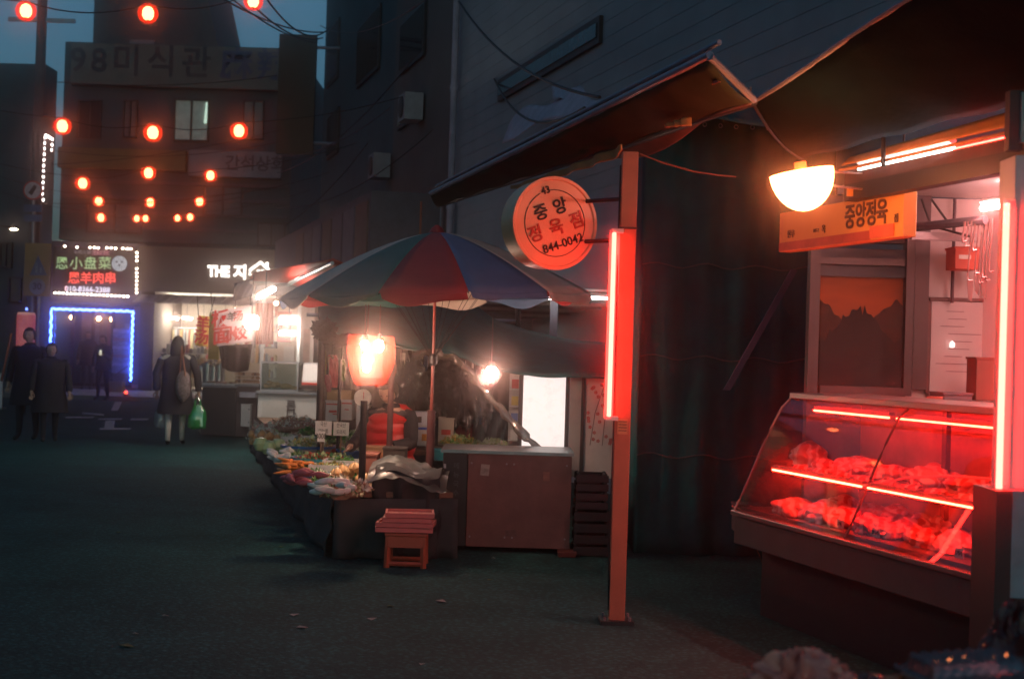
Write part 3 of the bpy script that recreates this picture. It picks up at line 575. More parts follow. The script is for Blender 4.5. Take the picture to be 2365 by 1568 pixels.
def person(label, loc, yaw, Ht, coat, legs_c, shoe=(.02, .02, .02), stride=.12, coat_len=.45, hair='short', head_nod=0., head_yaw=0., arms=None, puff=False, seated=False, hair_c=None, group=None, wide=1.0, vested=False):
    s = Ht / 1.7; root = T('person', label, 'person', (0, 0, 0), group)
    cm = mat('coat_%.2f_%.2f_%.2f' % coat, coat, .8, var=.25, scale=10, bump=.2); lm_ = mat('trs_%.2f_%.2f_%.2f' % legs_c, legs_c, .85, var=.15); sm = mat('shoe_%.2f' % shoe[0], shoe, .5)
    v = lambda x, y, z: Vector((x, y, z)) * s
    dz = -.37 if seated else 0
    J = [v(0, 0, .93 + dz), v(0, .01, 1.12 + dz), v(0, .0, 1.32 + dz), v(0, -.01, 1.45 + dz), v(0, .01, 1.53 + dz)]; E = [(0, 1), (1, 2), (2, 3), (3, 4)]; Rr = [(.15 * s * wide, .11 * s), (.14 * s * wide, .10 * s), (.17 * s * wide, .11 * s), .07 * s, .055 * s]
    ends = []
    for sd in (-1, 1):
        b = len(J); st_ = stride * sd
        if seated: J += [v(sd * .1, 0, .92 + dz), v(sd * .13, .42, .92 + dz), v(sd * .13, .42, .3), v(sd * .13, .42, .1), v(sd * .13, .55, .05)]
        else: J += [v(sd * .09, 0, .88), v(sd * .10, st_ * .6 + .03, .50), v(sd * .10, st_ - (.02 if st_ > 0 else .0), .26), v(sd * .10, st_ * 1.1, .10), v(sd * .11, st_ * 1.1 + .14, .045)]
        E += [(0, b), (b, b + 1), (b + 1, b + 2), (b + 2, b + 3), (b + 3, b + 4)]; Rr += [.095 * s, .062 * s, .052 * s, .042 * s, .038 * s]
    A = arms or {-1: [(.0, .02, 1.12), (.0, .10, .88)], 1: [(.0, .02, 1.12), (.0, .08, .88)]}
    fingers = []; sleeves = []
    for sd in (-1, 1):
        b = len(J); el = A[sd][0]; wr = A[sd][1]; sh_ = v(sd * .19 * wide, -.01, 1.40 + dz); e_ = v(sd * .24 * wide + el[0], el[1], el[2] + dz); w_ = v(sd * .25 * wide + wr[0], wr[1], wr[2] + dz)
        hd = (w_ - e_).normalized(); hn = w_ + hd * .09 * s
        J += [sh_, e_, w_, hn]; E += [(2, b), (b, b + 1), (b + 1, b + 2), (b + 2, b + 3)]; Rr += [.062 * s, .048 * s, .028 * s, (.036 * s, .018 * s)]
        sleeves.append((sh_, e_, w_ - hd * .02 * s)); side = hd.cross(Vector((0, 1, .2))).normalized()
        for k in range(4):
            f0 = w_ + hd * .07 * s + side * (k - 1.5) * .017 * s; L_ = (.07, .08, .075, .06)[k] * s; cv = Vector((0, .25, -.1))
            fingers.append(([f0, f0 + hd * L_ * .55, f0 + (hd + cv).normalized() * L_ * 1.05], [(0, 1), (1, 2)], [.0095 * s, .009 * s, .008 * s]))
        t0 = w_ + hd * .02 * s - side * .02 * s; fingers.append(([t0, t0 + (hd * .6 - side * .7) * .05 * s, t0 + (hd - side * .35) * .085 * s], [(0, 1), (1, 2)], [.011 * s, .01 * s, .009 * s]))
    body = skinmesh([(J, E, Rr)] + fingers); wrists = [x[2] for x in sleeves]
    # colour the faces: head and hands skin, feet shoes, the rest trousers
    body.mi = []
    for f in body.f:
        c = sum((body.v[i] for i in f), Vector()) / len(f); k = 1
        if c.z > (1.44 + dz) * s: k = 0
        elif any((c - w_).length < .21 * s and c.z < w_.z + .03 for w_ in wrists) and abs(c.x) > .14 * s: k = 0
        elif c.z < .085 * s: k = 2
        body.mi.append(k)
    hc = v(0, .03 + .06 * math.sin(-head_nod), 1.61 + dz); body.cur = 0; rot = head_mb(body, hc, .085 * s, head_yaw, head_nod, 0)
    obj('body', body, [skin, lm_, sm], root, True)
    # coat: torso, skirt and sleeves
    bot = .93 - coat_len; zz = [1.475, 1.455, 1.435, 1.405, 1.36, 1.25, 1.1, .98, .9]; wx_ = [.07, .105, .15, .185, .205, .205, .19, .195, .205]; wy_ = [.06, .08, .10, .12, .135, .14, .135, .14, .145]
    if vested: wx_ = [a * .82 for a in wx_]; wy_ = [a * .8 for a in wy_]
    if puff: 
        zz = []; wx_ = []; wy_ = []
        for i in range(29):
            t = i / 28; z = 1.47 - t * .62; env = min(1, .35 + t * 5); rip = .018 * abs(math.sin(t * math.pi * 8)); zz.append(z); wx_.append((.085 + .135 * min(1, t * 6)) * 1.08 + rip); wy_.append((.075 + .085 * min(1, t * 5)) * 1.08 + rip)
    elif coat_len > .05:
        n_ = 6
        for i in range(1, n_ + 1): t = i / n_; zz.append(.9 - (.9 - bot) * t); wx_.append(.21 + .045 * t); wy_.append(.145 + .05 * t)
    cm_ = MB().loft([((0, .0, (z + dz) * s), a * s * wide, b * s) for z, a, b in zip(zz, wx_, wy_)], 28)
    for i, q in enumerate(cm_.v): q += Vector((q.x, q.y, 0)).normalized() * (noise.noise(q * 9 + Vector((Ht, 0, 0))) * .018 * s)
    if seated and not puff: pass
    for sh_, e_, w_ in sleeves:
        pth = [sh_ + Vector((-.055 * (1 if sh_.x > 0 else -1), 0, .028)) * s]; rad = [.035 * s]
        for i in range(15):
            t = i / 14; q = sh_.lerp(e_, t * 2) if t < .5 else e_.lerp(w_, t * 2 - 1); pth.append(q); r0 = .070 + (.052 - .070) * t - (.012 if i == 0 else 0); rad.append((r0 + (.012 * abs(math.sin(i * 1.57)) if puff else noise.noise(q * 14) * .008)) * s)
        cm_.tube(pth, rad, 14)
    obj('coat', cm_, cm, root, True)
    cr = MB().loft([((0, -.005, (1.43 + dz) * s), .085 * s, .075 * s), ((0, .0, (1.49 + dz) * s), .078 * s, .07 * s), ((0, .005, (1.50 + dz) * s), .062 * s, .058 * s)], 16, False); obj('collar', cr, cm, root, True, thick=.012)
    hm_ = MB(); n0 = 22
    def hv(u, w2):
        th = 2 * math.pi * u; ph = w2 * (2.05 if hair == 'short' else 2.2) * (1 if math.cos(th) < .35 else .46)
        x, y, z = math.sin(ph) * math.sin(th), math.sin(ph) * math.cos(th), math.cos(ph); k = 1.13 + .08 * noise.noise(Vector((x, y, z)) * 5)
        return hc + rot @ (Vector((x * .97 * k, y * 1.13 * k - .03, z * 1.33 * k)) * .085 * s)
    hm_.grid(hv, n0, 12)
    if hair == 'long':
        hm_.loft([(hc + v(0, -.04, .03), .095 * s, .075 * s), (hc + v(0, -.06, -.08), .105 * s, .07 * s), (hc + v(0, -.075, -.2), .11 * s, .06 * s), (hc + v(0, -.08, -.30), .07 * s, .035 * s)], 18)
    obj('hair', hm_, hair_c or hair_m, root, True, thick=.008)
    if abs(math.cos(yaw + head_yaw)) < 2:
        for sd in (-1, 1):
            e = hc + rot @ (Vector((sd * .34, 1.03, .12)) * .085 * s); obj('eye', MB().blob(e, (.012 * s, .006 * s, .006 * s), 0, 0, 1, squash=False), ink, root)
        mth = hc + rot @ (Vector((0, 1.03, -.48)) * .085 * s); obj('mouth', MB().blob(mth, (.024 * s, .006 * s, .006 * s), 0, 0, 1, squash=False), mat('lips', (.3, .1, .08), .5), root)
    root.location = loc; root.rotation_euler = (0, 0, yaw); return root
def bag(name, label, cat, pos, w_, d, h, m, seed, group=None, handles=True):
    """a soft carrier bag hanging from its handles at pos (top)"""
    p = Vector(pos); t_ = T(name, label, cat, p - UP * h, group)
    rings = [((0, 0, 0), .35 * w_, .35 * d), ((0, 0, .05 * h), .5 * w_, .5 * d), ((0, 0, .35 * h), .52 * w_, .52 * d), ((0, 0, .6 * h), .42 * w_, .4 * d), ((0, 0, .75 * h), .25 * w_, .2 * d)]
    b = MB().loft([(p - UP * h + Vector(c), rx, ry) for c, rx, ry in rings], 18)
    for q in b.v: q += Vector([noise.noise(q * 16 + Vector((seed, k * 7, 0))) * .03 for k in range(3)])
    obj('body', b, m, t_, True)
    if handles:
        for s in (-1, 1): obj('handle', MB().tube([p + Vector((s * .18 * w_, 0, -.3 * h)), p + Vector((s * .12 * w_, 0, -.08 * h)), p], [.018, .012, .01], 6), m, t_)
    return t_
# woman walking away with the green bag
p = onZ(403, 1030, 0); person('long haired woman in dark coat and pale trousers walking away with green bag', p, R_(8), 1.66, (.022, .022, .026), (.50, .45, .38), stride=.10, coat_len=.42, hair='long', wide=1.14, head_yaw=R_(-12), arms={-1: [(-.04, -.02, 1.14), (-.02, .05, .86)], 1: [(.05, -.04, 1.14), (.06, .0, .86)]})
bag('carrier_bag', 'bright green plastic carrier bag held by the woman in dark coat', 'bag', onY(457, 918, p.y - .02), .27, .16, .48, film('green_film', (.02, .62, .12), .12), 2)
bag('carrier_bag', 'pale clear plastic bag in the left hand of the woman in dark coat', 'bag', onY(373, 925, p.y - .05), .2, .14, .42, film('clear_film', (.5, .55, .55), .65), 5)
tb = T('tote_bag', 'patterned brown tote bag under the right arm of the walking woman', 'bag', onY(423, 900, p.y - .2)); tbm = MB(); tbm.blob(onY(423, 892, p.y - .2), (.12, .07, .24), 3, .08, 3, squash=False)
obj('body', tbm, mat('tote', (.20, .15, .14), .7, var=.8, scale=25, bump=.2), tb, True); obj('strap', MB().tube([onY(415, 870, p.y - .2), onY(420, 800, p.y - .12), onY(428, 868, p.y - .25)], .015, 6), rust, tb)
# left pair
p = onZ(62, 1018, 0); person('tall person in black coat at left edge in front of the red pillar', p, R_(175), 1.72, (.016, .017, .02), (.02, .02, .024), stride=.08, coat_len=.38, wide=1.15)
p2 = onZ(112, 1022, 0); person('short elderly person in dark patterned coat beside the tall walker', p2, R_(200), 1.5, (.022, .021, .022), (.02, .022, .026), stride=.09, coat_len=.4, wide=1.25, hair_c=mat('hair_brown', (.03, .022, .018), .6))
p3 = onZ(176, 903, .12); person('person in dark jacket with bare shins standing at the restaurant doors', Vector((p3.x, 41.6, .12)), R_(180), 1.68, (.06, .035, .03), (.10, .08, .08), stride=.03, coat_len=.2, wide=1.1)
p4 = onZ(236, 926, 0); person('person in black clothes looking at a phone before the restaurant doors', p4, R_(160), 1.7, (.018, .02, .022), (.018, .02, .022), stride=.07, coat_len=.12, head_nod=R_(-18), arms={-1: [(-.02, .06, 1.12), (.09, .26, 1.22)], 1: [(.03, .02, 1.12), (.0, .08, .88)]})
tag(obj('mobile_phone', MB().box(p4 + Matrix.Rotation(R_(160), 3, 'Z') @ Vector((-.16, .36, 1.27)), (.07, .012, .14), Matrix.Rotation(R_(160), 3, 'Z')), glow('phone', (.8, .75, .5), .5)), 'small glowing phone held by the person in black', 'phone')
# produce seller, seated with head bowed
Ysel = 12.9; ps = onY(908, 784, Ysel); ps.z = .0
seller = person('seated market seller in red puffer vest with head bowed over the produce', ps, R_(152), 1.66, (.015, .015, .018), (.03, .03, .035), seated=True, vested=True, coat_len=.0, puff=False, head_nod=R_(-32), head_yaw=R_(8), wide=1.1,
    arms={-1: [(-.03, .10, 1.15), (.06, .33, 1.12)], 1: [(.03, .10, 1.15), (-.06, .34, 1.10)]}, hair_c=mat('hair_seller', (.03, .022, .018), .5, var=.3, scale=40))
sv_ = MB(); dzs = -.37 * 1.66 / 1.7
for k in range(33):
    pass
seller.location = (0, 0, 0); seller.rotation_euler = (0, 0, 0)
rings = []
for i in range(41):
    t = i / 40; z = (1.42 - t * .58) * .976 + dzs; rip = .016 * abs(math.sin(t * math.pi * 6)) ** .8; top = min(1, .62 + t * 4); rings.append(((0, -.005, z), (.20 * top + rip) * 1.16, (.125 * top + rip) * 1.14))
sv_.loft(rings, 30); sv_.blob((0, -.12, 1.40 * .976 + dzs), (.16, .09, .09), 4, .1, 3, squash=False)
for q in sv_.v: q += Vector((q.x, q.y, 0)).normalized() * (noise.noise(q * 13) * .02 + noise.noise(q * 30) * .008) + UP * noise.noise(q * 8) * .02
puffm = mat('puffer_red', (.50, .015, .012), .42, var=.12, scale=6, bump=.3, bscale=30)
obj('vest', sv_, puffm, seller, True); seller.location = ps; seller.rotation_euler = (0, 0, R_(152))
st_ = T('low_stool', 'low dark stool under the seated seller', 'stool', ps); obj('seat', MB().box(ps + Vector((0, .02, .45)), (.3, .3, .04)), black_metal, st_)
for a in (-.12, .12):
    for b in (-.12, .12): obj('leg', MB().box(ps + Vector((a, b, .215)), (.03, .03, .43)), black_metal, st_)

# ================================================================== MIDDLE: produce stall, parasol, canopies
FA, FB = onZ(742, 1245, 0), onZ(588, 1036, 0)          # front foot of the produce stall
fd = (FB - FA).normalized(); fr_ = Vector((fd.y, -fd.x, 0)); FL = (FB - FA).length
ZT = .50
def fs(u, w, z): return FA + fd * (u * FL) + fr_ * w + UP * z
tbl = T('produce_table', 'long low produce table with dark cloth skirt beside the road', 'table', fs(.5, .5, 0))
tbl_m = mat('skirt', (.03, .04, .04), .85, var=.35, scale=3, bump=.5, bscale=7)
def top(u0, u1, w0, w1, z0, z1): return MB().hexa([fs(u0, w0, z0), fs(u0, w1, z0), fs(u1, w1, z0), fs(u1, w0, z0), fs(u0, w0, z1), fs(u0, w1, z1), fs(u1, w1, z1), fs(u1, w0, z1)])
for i in range(4): obj('top_board', top(-.1 + i * .275, -.1 + i * .275 + .27, .0, .9, ZT - .04 + .004 * (i % 2), ZT + .004 * (i % 2)), wood, tbl)
obj('skirt', MB().grid(lambda u, v: fs(-.1 + 1.1 * u, -.03 - .05 * (1 - v) + .010 * math.sin(u * 47) * (1 - v) + .05 * noise.noise(Vector((u * 20, v * 3, 0))), .01 + v * (ZT - .05)), 90, 8), tbl_m, tbl, True, thick=.01)
obj('skirt', MB().grid(lambda u, v: fs(-.11, -.03 + .95 * u, .01 + v * (ZT - .05)) - fd * (.04 * math.sin(u * 20) * (1 - v)), 20, 5), tbl_m, tbl, True, thick=.01)
for u in (-.07, .45, .96):
    for w in (.06, .84): obj('leg', MB().box(fs(u, w, (ZT - .05) / 2), (.05, .05, ZT - .05)), wood, tbl)
ctr = [0]
def tz(px, py, dz=0): return onZ(px, py, ZT + .01 + dz)
def bowl(px, py, wpx, col, label, fill=None, h=.13, rim=None, dz=0):
    p = tz(px, py, dz); r = wpx / 2 * p.y / FPX; t_ = T('basin', label, 'basin', p, 'basins of produce on the stall')
    m = mat('plastic_%.2f%.2f%.2f' % col, col, .35, var=.1)
    obj('bowl', MB().lathe([(.001, .012), (r * .72, .012), (r * .95, h), (r * 1.05, h + .004), (r * 1.05, h - .01), (r * .98, h - .012), (r * .75, 0), (.001, 0)], p, 28), m, t_, True)
    if rim: obj('rim', MB().lathe([(r * 1.0, h + .004), (r * 1.07, h + .006), (r * 1.07, h - .018), (r * 1.0, h + .004)], p, 28), mat('rim_%.2f%.2f' % rim[:2], rim, .35), t_)
    if fill: pile(None, None, r * .85, fill[0], fill[1], fill[2], at=p + UP * (h * .5), lift=fill[3] if len(fill) > 3 else .6)
    return t_
LEAF = {'green': (.12, .36, .08), 'dark': (.05, .19, .06), 'pale': (.50, .62, .32), 'white': (.75, .73, .62), 'brown': (.36, .22, .13), 'pink': (.60, .33, .25), 'yellow': (.55, .42, .12), 'red': (.45, .07, .04)}
def pile(px, py, r, label, kinds, n=260, at=None, lift=.6, dz=0, long=1.0, cat='vegetables', ry=None):
    random.seed(ctr[0] * 11 + 3); ctr[0] += 1
    p = at if at is not None else tz(px, py, dz); t_ = T('vegetable_pile', label, cat, p, 'piles of vegetables on the stall')
    ry = ry or r
    b = MB().blob(p + UP * .01, (r * .85, ry * .85, r * lift * .5), ctr[0], .2, 2); obj('heap', b, mat('heap_' + kinds[0], tuple(c * .7 for c in LEAF[kinds[0]]), .8, var=.4, scale=30), t_, True)
    for kk, kd in enumerate(kinds):
        lf = MB()
        for _ in range(int(n * 1.5) // len(kinds)):
            a = random.uniform(0, 6.28); rr = r * math.sqrt(random.random()); z = lift * .62 * r * (1 - (rr / r) ** 2) ** .5
            q = p + Vector((math.cos(a) * rr, math.sin(a) * rr * ry / r, z * random.uniform(.7, 1.15) + .012)); s = random.uniform(.013, .033) * long
            d1 = Vector([random.gauss(0, 1) for _ in range(3)]).normalized() * s; d2 = Vector([random.gauss(0, 1) for _ in range(3)]).normalized() * s * .7
            lf.add([q, q + d1 * .6 + d2, q + d1 * 1.6, q + d1 * .6 - d2], [(0, 1, 2, 3)])
        o = obj('leaves', lf, mat('leaf_' + kd, LEAF[kd], .6, var=.35, scale=20), t_); o['kind'] = 'stuff'
    return t_
B = (.03, .16, .42); CY = (.03, .30, .36); WH = (.6, .6, .6); RD = (.42, .05, .03)
pile(628, 1000, .26, 'heap of pale mushrooms at the far corner of the produce table', ['white', 'pink'], 240, dz=.05)
pile(685, 990, .30, 'heap of orange pink dried shrimp bags behind the mushrooms', ['pink', 'white', 'brown'], 300, dz=.12)
pile(715, 1003, .12, 'small knot of blue wrapped greens beside the shrimp heap', ['dark', 'green'], 120, dz=.1)
bowl(712, 1052, 120, WH, 'wide white basin heaped with pale sprouts at the road side', ('heap of pale cream sprouts in the white basin', ['pale', 'white', 'yellow'], 420, .75), .1, rim=B)
bowl(740, 1080, 130, B, 'large blue basin of mixed greens at the front edge', ('mixed leaves and red peppers in the large blue basin', ['pale', 'dark', 'red'], 420, .4), .09, rim=CY)
bowl(765, 1052, 60, RD, 'red plastic basin in the middle of the produce table', ('brown roots in the red basin', ['brown', 'red'], 120, .3), .1)
bowl(728, 1108, 80, WH, 'shallow white basin with chopped greens nearest the road', ('finely chopped greens in the shallow white basin', ['white', 'green'], 220, .3), .05, rim=B)
bowl(745, 1128, 88, CY, 'shallow teal basin with herbs at the front corner', ('loose herbs in the shallow teal basin', ['green', 'pale'], 240, .35), .05, rim=WH)
bowl(822, 1062, 90, B, 'dark blue basin before the seller', ('leafy greens heaped in the dark blue basin', ['green', 'white'], 300, .5), .1)
pile(770, 1022, .20, 'bunch of dark green parsley behind the price cards', ['dark', 'green'], 320, dz=.08, lift=.8)
pile(815, 1030, .22, 'white and green radish leaves right of the parsley', ['white', 'green', 'pale'], 360, dz=.05, lift=.9)
pile(868, 1040, .22, 'tall bunch of leafy greens before the seller', ['green', 'pale'], 360, dz=.05, lift=.9)
pile(790, 1145, .16, 'small tan ginger pile at the near end of the table', ['brown', 'pale'], 160, dz=0)
pile(800, 1105, .16, 'dark leafy pile at the near end of the table', ['dark', 'green'], 220)
for (px, py, lb2, kk) in ((655, 1040, 'pale onion heap at the far road side', ['white', 'brown']), (690, 1035, 'leek bundle behind the white basin', ['dark', 'white']), (840, 1095, 'white garlic heap by the red brown box', ['white', 'pale']), (782, 1070, 'grey green radish greens beside the red basin', ['dark', 'pale'])):
    pile(px, py, .13, lb2, kk, 150, dz=.0, lift=.8)
xx_ = [(612, 1018, .2, 'pale mushroom trays at the far road edge', ['white', 'brown']), (640, 1012, .2, 'grey white sprouts behind the far road edge', ['white', 'pale']), (700, 1022, .2, 'pinkish bagged beans left of the price cards', ['pink', 'white']), (668, 1062, .16, 'pale lettuce at the road edge left of the white basin', ['pale', 'green']), (830, 1010, .18, 'pale green cabbage leaves between the cards and the seller', ['pale', 'white']), (800, 1052, .16, 'bright green onions right of the red basin', ['green', 'pale']), (858, 1075, .14, 'white radishes by the dark thick pole', ['white', 'pale']), (705, 1090, .13, 'small leafy heap at the road edge', ['green', 'dark']), (772, 1120, .13, 'cream ginger knobs near the front edge', ['white', 'brown']), (815, 1135, .13, 'brown taro heap at the near corner', ['brown', 'white'])]
for (px, py, r_, lb2, kk) in xx_: pile(px, py, r_, lb2, kk, 260, lift=.7)
for i, (px, py) in enumerate(((690, 1010), (735, 1030), (790, 1088), (760, 1100), (650, 1028))):
    q = tz(px, py); t_ = T('foam_box', 'white foam produce box on the table, %s' % ('behind the beans', 'between the white basin and the cards', 'next to the dark thick pole', 'at the near front edge', 'at the far road side')[i], 'box', q, 'white foam produce boxes'); w_ = .30; h_ = .10
    obj('base', MB().box(q + UP * .012, (w_, .22, .02)), paper, t_)
    for a_ in (-1, 1): obj('side', MB().box(q + Vector((a_ * w_ / 2, 0, h_ / 2 + .003)), (.02, .22, h_)), paper, t_); obj('side', MB().box(q + Vector((0, a_ * .12, h_ / 2 + .003)), (w_ + .02, .02, h_)), paper, t_)
    pile(0, 0, .12, 'leaves filling the white foam box %s' % ('behind the beans', 'by the white basin', 'next to the dark thick pole', 'at the near front edge', 'at the far road side')[i], [['green', 'pale'], ['white', 'green'], ['dark', 'green'], ['pale', 'yellow'], ['pale', 'white']][i], 160, at=q + UP * .04, lift=.7)
def roots(px, py, kind, n, label, seed):
    random.seed(seed); p = tz(px, py); t_ = T('vegetable_heap', label, 'vegetables', p, 'heaps of whole vegetables on the stall')
    prof = {'radish': [(.001, -.085), (.014, -.07), (.025, -.015), (.024, .045), (.013, .068), (.001, .07)], 'carrot': [(.001, -.09), (.010, -.06), (.019, .03), (.016, .06), (.001, .065)], 'onion': [(.001, -.035), (.025, -.03), (.038, 0), (.026, .03), (.006, .045), (.001, .055)], 'cabbage': [(.001, -.075), (.05, -.06), (.08, 0), (.055, .06), (.001, .075)], 'sweet_potato': [(.001, -.08), (.018, -.05), (.032, 0), (.018, .05), (.001, .085)]}[kind]
    c_ = {'radish': (.75, .74, .66), 'carrot': (.75, .25, .05), 'onion': (.62, .36, .16), 'cabbage': (.45, .60, .30), 'sweet_potato': (.38, .10, .12)}[kind]; m_ = mat('veg_' + kind, c_, .45, var=.15, scale=20); first = None
    for i in range(n):
        q = Vector((random.uniform(-.14, .14), random.uniform(-.13, .13), .035 + .05 * (i / n) * (2 if kind != 'cabbage' else 1.4))); e = (R_(90) * (kind not in ('cabbage', 'onion')) + random.uniform(-.2, .2), random.uniform(-.3, .3), random.uniform(-.7, .7) + 1.2)
        if first is None: first = obj(kind, MB().lathe(prof, p, 12), m_, t_, True); o = first
        else: o = first.copy(); C.objects.link(o); o.parent = t_
        o.location = q; o.rotation_euler = e
    t_.location = p
for i, a in enumerate(((612, 1030, 'onion', 14, 'onions heaped at the far road edge of the table'), (632, 1046, 'cabbage', 5, 'pale green cabbages at the road edge'), (655, 1072, 'radish', 10, 'white radishes stacked at the road edge'), (682, 1100, 'carrot', 14, 'orange carrots heaped at the road edge'), (702, 1128, 'sweet_potato', 12, 'purple red sweet potatoes near the front corner'), (760, 1150, 'radish', 9, 'white radishes at the near front corner'), (808, 1118, 'onion', 12, 'tan onions beside the dark thick pole'), (742, 1012, 'cabbage', 4, 'cabbages standing behind the price cards'))): roots(*a, 500 + i)
# things behind the seller's table, second bench
bench = T('back_bench', 'low back bench behind the seller stacked with produce', 'bench', onY(1050, 1000, 13.6)); zb = .62
obj('top', MB().box((-.45, 13.9, zb), (1.9, .8, .04)), wood, bench)
for a in (-1.3, .4):
    for b in (13.6, 14.2): obj('leg', MB().box((a, b, zb / 2 - .01), (.05, .05, zb - .02)), wood, bench)
pile(0, 0, .2, 'yellow green cabbages on the back bench', ['yellow', 'green', 'pale'], 260, at=onZ(1062, 1030, zb + .03)); pile(0, 0, .14, 'pale leeks at the right end of the back bench', ['pale', 'white'], 200, at=onZ(1140, 1032, zb + .03))
def bowl_at(p, r, col, label, h=.1):
    t_ = T('basin', label, 'basin', p, 'basins of produce on the stall'); obj('bowl', MB().lathe([(.001, .012), (r * .72, .012), (r * .95, h), (r * 1.05, h), (r * .75, 0), (.001, 0)], p, 24), mat('plastic_%.2f%.2f%.2f' % col, col, .35, var=.1), t_, True)
bowl_at(onZ(1022, 1062, .58), .14, CY, 'teal basin behind the parasol pole'); bowl_at(onZ(1100, 1048, zb + .03), .13, WH, 'small white dish on the back bench', .04)
def cardbox(px0, py0, px1, py1, Y, d, col, label, marks=(), cat='box', name='cardboard_box', g_=None, yaw=0.):
    x0, x1, z0, z1 = rectY(px0, py0, px1, py1, Y); z0 = max(z0, .003); c = Vector(((x0 + x1) / 2, Y + d / 2, z0)); t_ = T(name, label, cat, c, g_)
    w_, h_ = x1 - x0, z1 - z0; m = mat('box_%.2f%.2f%.2f' % col, col, .8, var=.1)
    rt = Matrix.Rotation(yaw, 3, 'Z')
    obj('body', MB().box(c + UP * h_ / 2, (w_, d, h_), rt), m, t_, bev=.004)
    obj('lid', MB().box(c + UP * (h_ + .007), (w_ + .012, d + .012, .014), rt), m, t_)
    for (u, v_, a, b, mc) in marks:
        obj('printed_mark', MB().box(c + rt @ Vector(((u - .5) * w_, -d / 2 - .002, v_ * h_)), (a * w_, .004, b * h_), rt), mc, t_)
    return t_
foamw = (.62, .60, .57)
cardbox(752, 928, 785, 972, 14.6, .3, foamw, 'white foam box with red stripe left of the dark post', [(.5, .88, .95, .07, red_ink), (.5, .5, .55, .12, red_ink), (.65, .36, .3, .06, red_ink)])
cardbox(788, 926, 813, 970, 14.62, .3, foamw, 'white foam box with red stripe right of the dark post', [(.5, .88, .95, .07, red_ink), (.5, .55, .4, .05, red_ink)])
cardbox(755, 905, 812, 926, 14.65, .3, (.36, .24, .10), 'ochre carton stacked on the white foam boxes')
cardbox(826, 940, 850, 1010, 14.3, .25, (.6, .55, .45), 'tall cream carton under the hanging scale')
cardbox(955, 985, 1000, 1030, 13.7, .25, (.6, .58, .52), 'white carton with orange print right of the seller', [(.6, .45, .35, .35, mat('orange_print', (.6, .25, .03), .6)), (.5, .9, 1.0, .12, mat('blue_print', (.04, .12, .5), .6))])
cardbox(955, 955, 1002, 983, 13.72, .25, (.55, .56, .6), 'pale carton stacked above the orange printed one', [(.3, .5, .2, .5, ink)])
cardbox(1012, 968, 1048, 1028, 14.3, .25, (.5, .42, .33), 'beige carton behind the parasol pole', [(.5, .5, .6, .2, red_ink)])
cardbox(1052, 985, 1090, 1028, 14.5, .25, (.16, .03, .03), 'dark red carton behind the parasol pole')
cardbox(884, 1038, 936, 1082, 11.75, .25, (.03, .025, .022), 'small black box standing at the near end of the stall')
cardbox(836, 1052, 870, 1110, 11.6, .3, (.28, .10, .07), 'red brown carton standing before the black box')
cardbox(842, 1035, 885, 1056, 12.2, .2, (.34, .18, .09), 'open brown carton under the greens')
def sign_card(px0, py0, px1, py1, Y, txt, label):
    x0, x1, z0, z1 = rectY(px0, py0, px1, py1, Y); t_ = T('price_card', label, 'price card', ((x0 + x1) / 2, Y, z0), 'handwritten price cards')
    obj('card', MB().box(((x0 + x1) / 2, Y + .004, (z0 + z1) / 2), (x1 - x0, .008, z1 - z0)), paper, t_)
    for i, l in enumerate(txt): text(l, (z1 - z0) / len(txt) * .72, ((x0 + x1) / 2, Y - .001, z1 - (z1 - z0) * (i + .5) / len(txt)), (1, 0, 0), UP, ink, t_, 'handwriting', sx=.7)
    obj('stick', MB().box(((x0 + x1) / 2, Y + .014, (ZT + z1) / 2), (.015, .01, max(.05, z1 - ZT - .02))), wood, t_)
sign_card(728, 972, 766, 1004, 13.4, ('국산', '마늘쫑'), 'left handwritten white price card above the parsley')
sign_card(770, 975, 806, 1006, 13.5, ('한국산', '도라지'), 'right handwritten white price card above the parsley')
sign_card(733, 995, 750, 1020, 13.1, ('3000',), 'narrow price card standing below the left card')
# hanging scale
q = onY(838, 918, 14.0); sc_ = T('dial_scale', 'white round dial scale standing left of the seller', 'scale', (q.x, q.y, .64)); obj('dial', MB().lathe([(.001, -.03), (.078, -.03), (.084, -.02), (.084, .03), (.001, .03)], q, 28, Matrix.Rotation(R_(90), 3, 'X')), mat('dial_white', (.8, .78, .7), .4), sc_, True)
obj('body', MB().box((q.x, q.y + .06, (.64 + q.z) / 2), (.12, .08, q.z - .64)), grey_metal, sc_); obj('needle', MB().box(q + Vector((.01, -.034, .02)), (.006, .004, .07)), red_ink, sc_)
obj('stand_shelf', MB().box((q.x, q.y + .05, .62), (.3, .25, .03)), wood, sc_); obj('stand_leg', MB().box((q.x, q.y + .05, .3), (.06, .06, .6)), wood, sc_)
# stall backdrop with hung bags
bw = T('stall_backdrop', 'dark cloth backdrop behind the produce stall hung with goods', 'stall', (-.9, 16.2, 0)); clm = mat('backcloth', (.10, .09, .075), .85, var=.4, scale=5, bump=.3)
x0, x1 = onY(742, 784, 16.2).x, onY(1200, 784, 16.2).x
obj('cloth', MB().grid(lambda u, v: Vector((x0 + (x1 - x0) * u, 16.2 + .06 * math.sin(u * 40), 2.05 * v)), 50, 6), clm, bw, True, thick=.01)
obj('rail', MB().tube([(x0, 15.0, 1.93), (x1, 15.0, 1.93)], .02), grey_metal, bw)
for a in (742, 1195): q = onY(a, 784, 15.0); obj('post', MB().tube([(q.x, 15.0, 0), (q.x, 15.0, 2.2)], .03), black_metal, bw)
blk = film('black_film', (.02, .028, .03), .08, .12); clr = film('grey_film', (.30, .36, .36), .45, .12)
blk2 = mat('black_glossy', (.012, .016, .018), .16, var=.1, bump=.6, bscale=14, spec=.9)
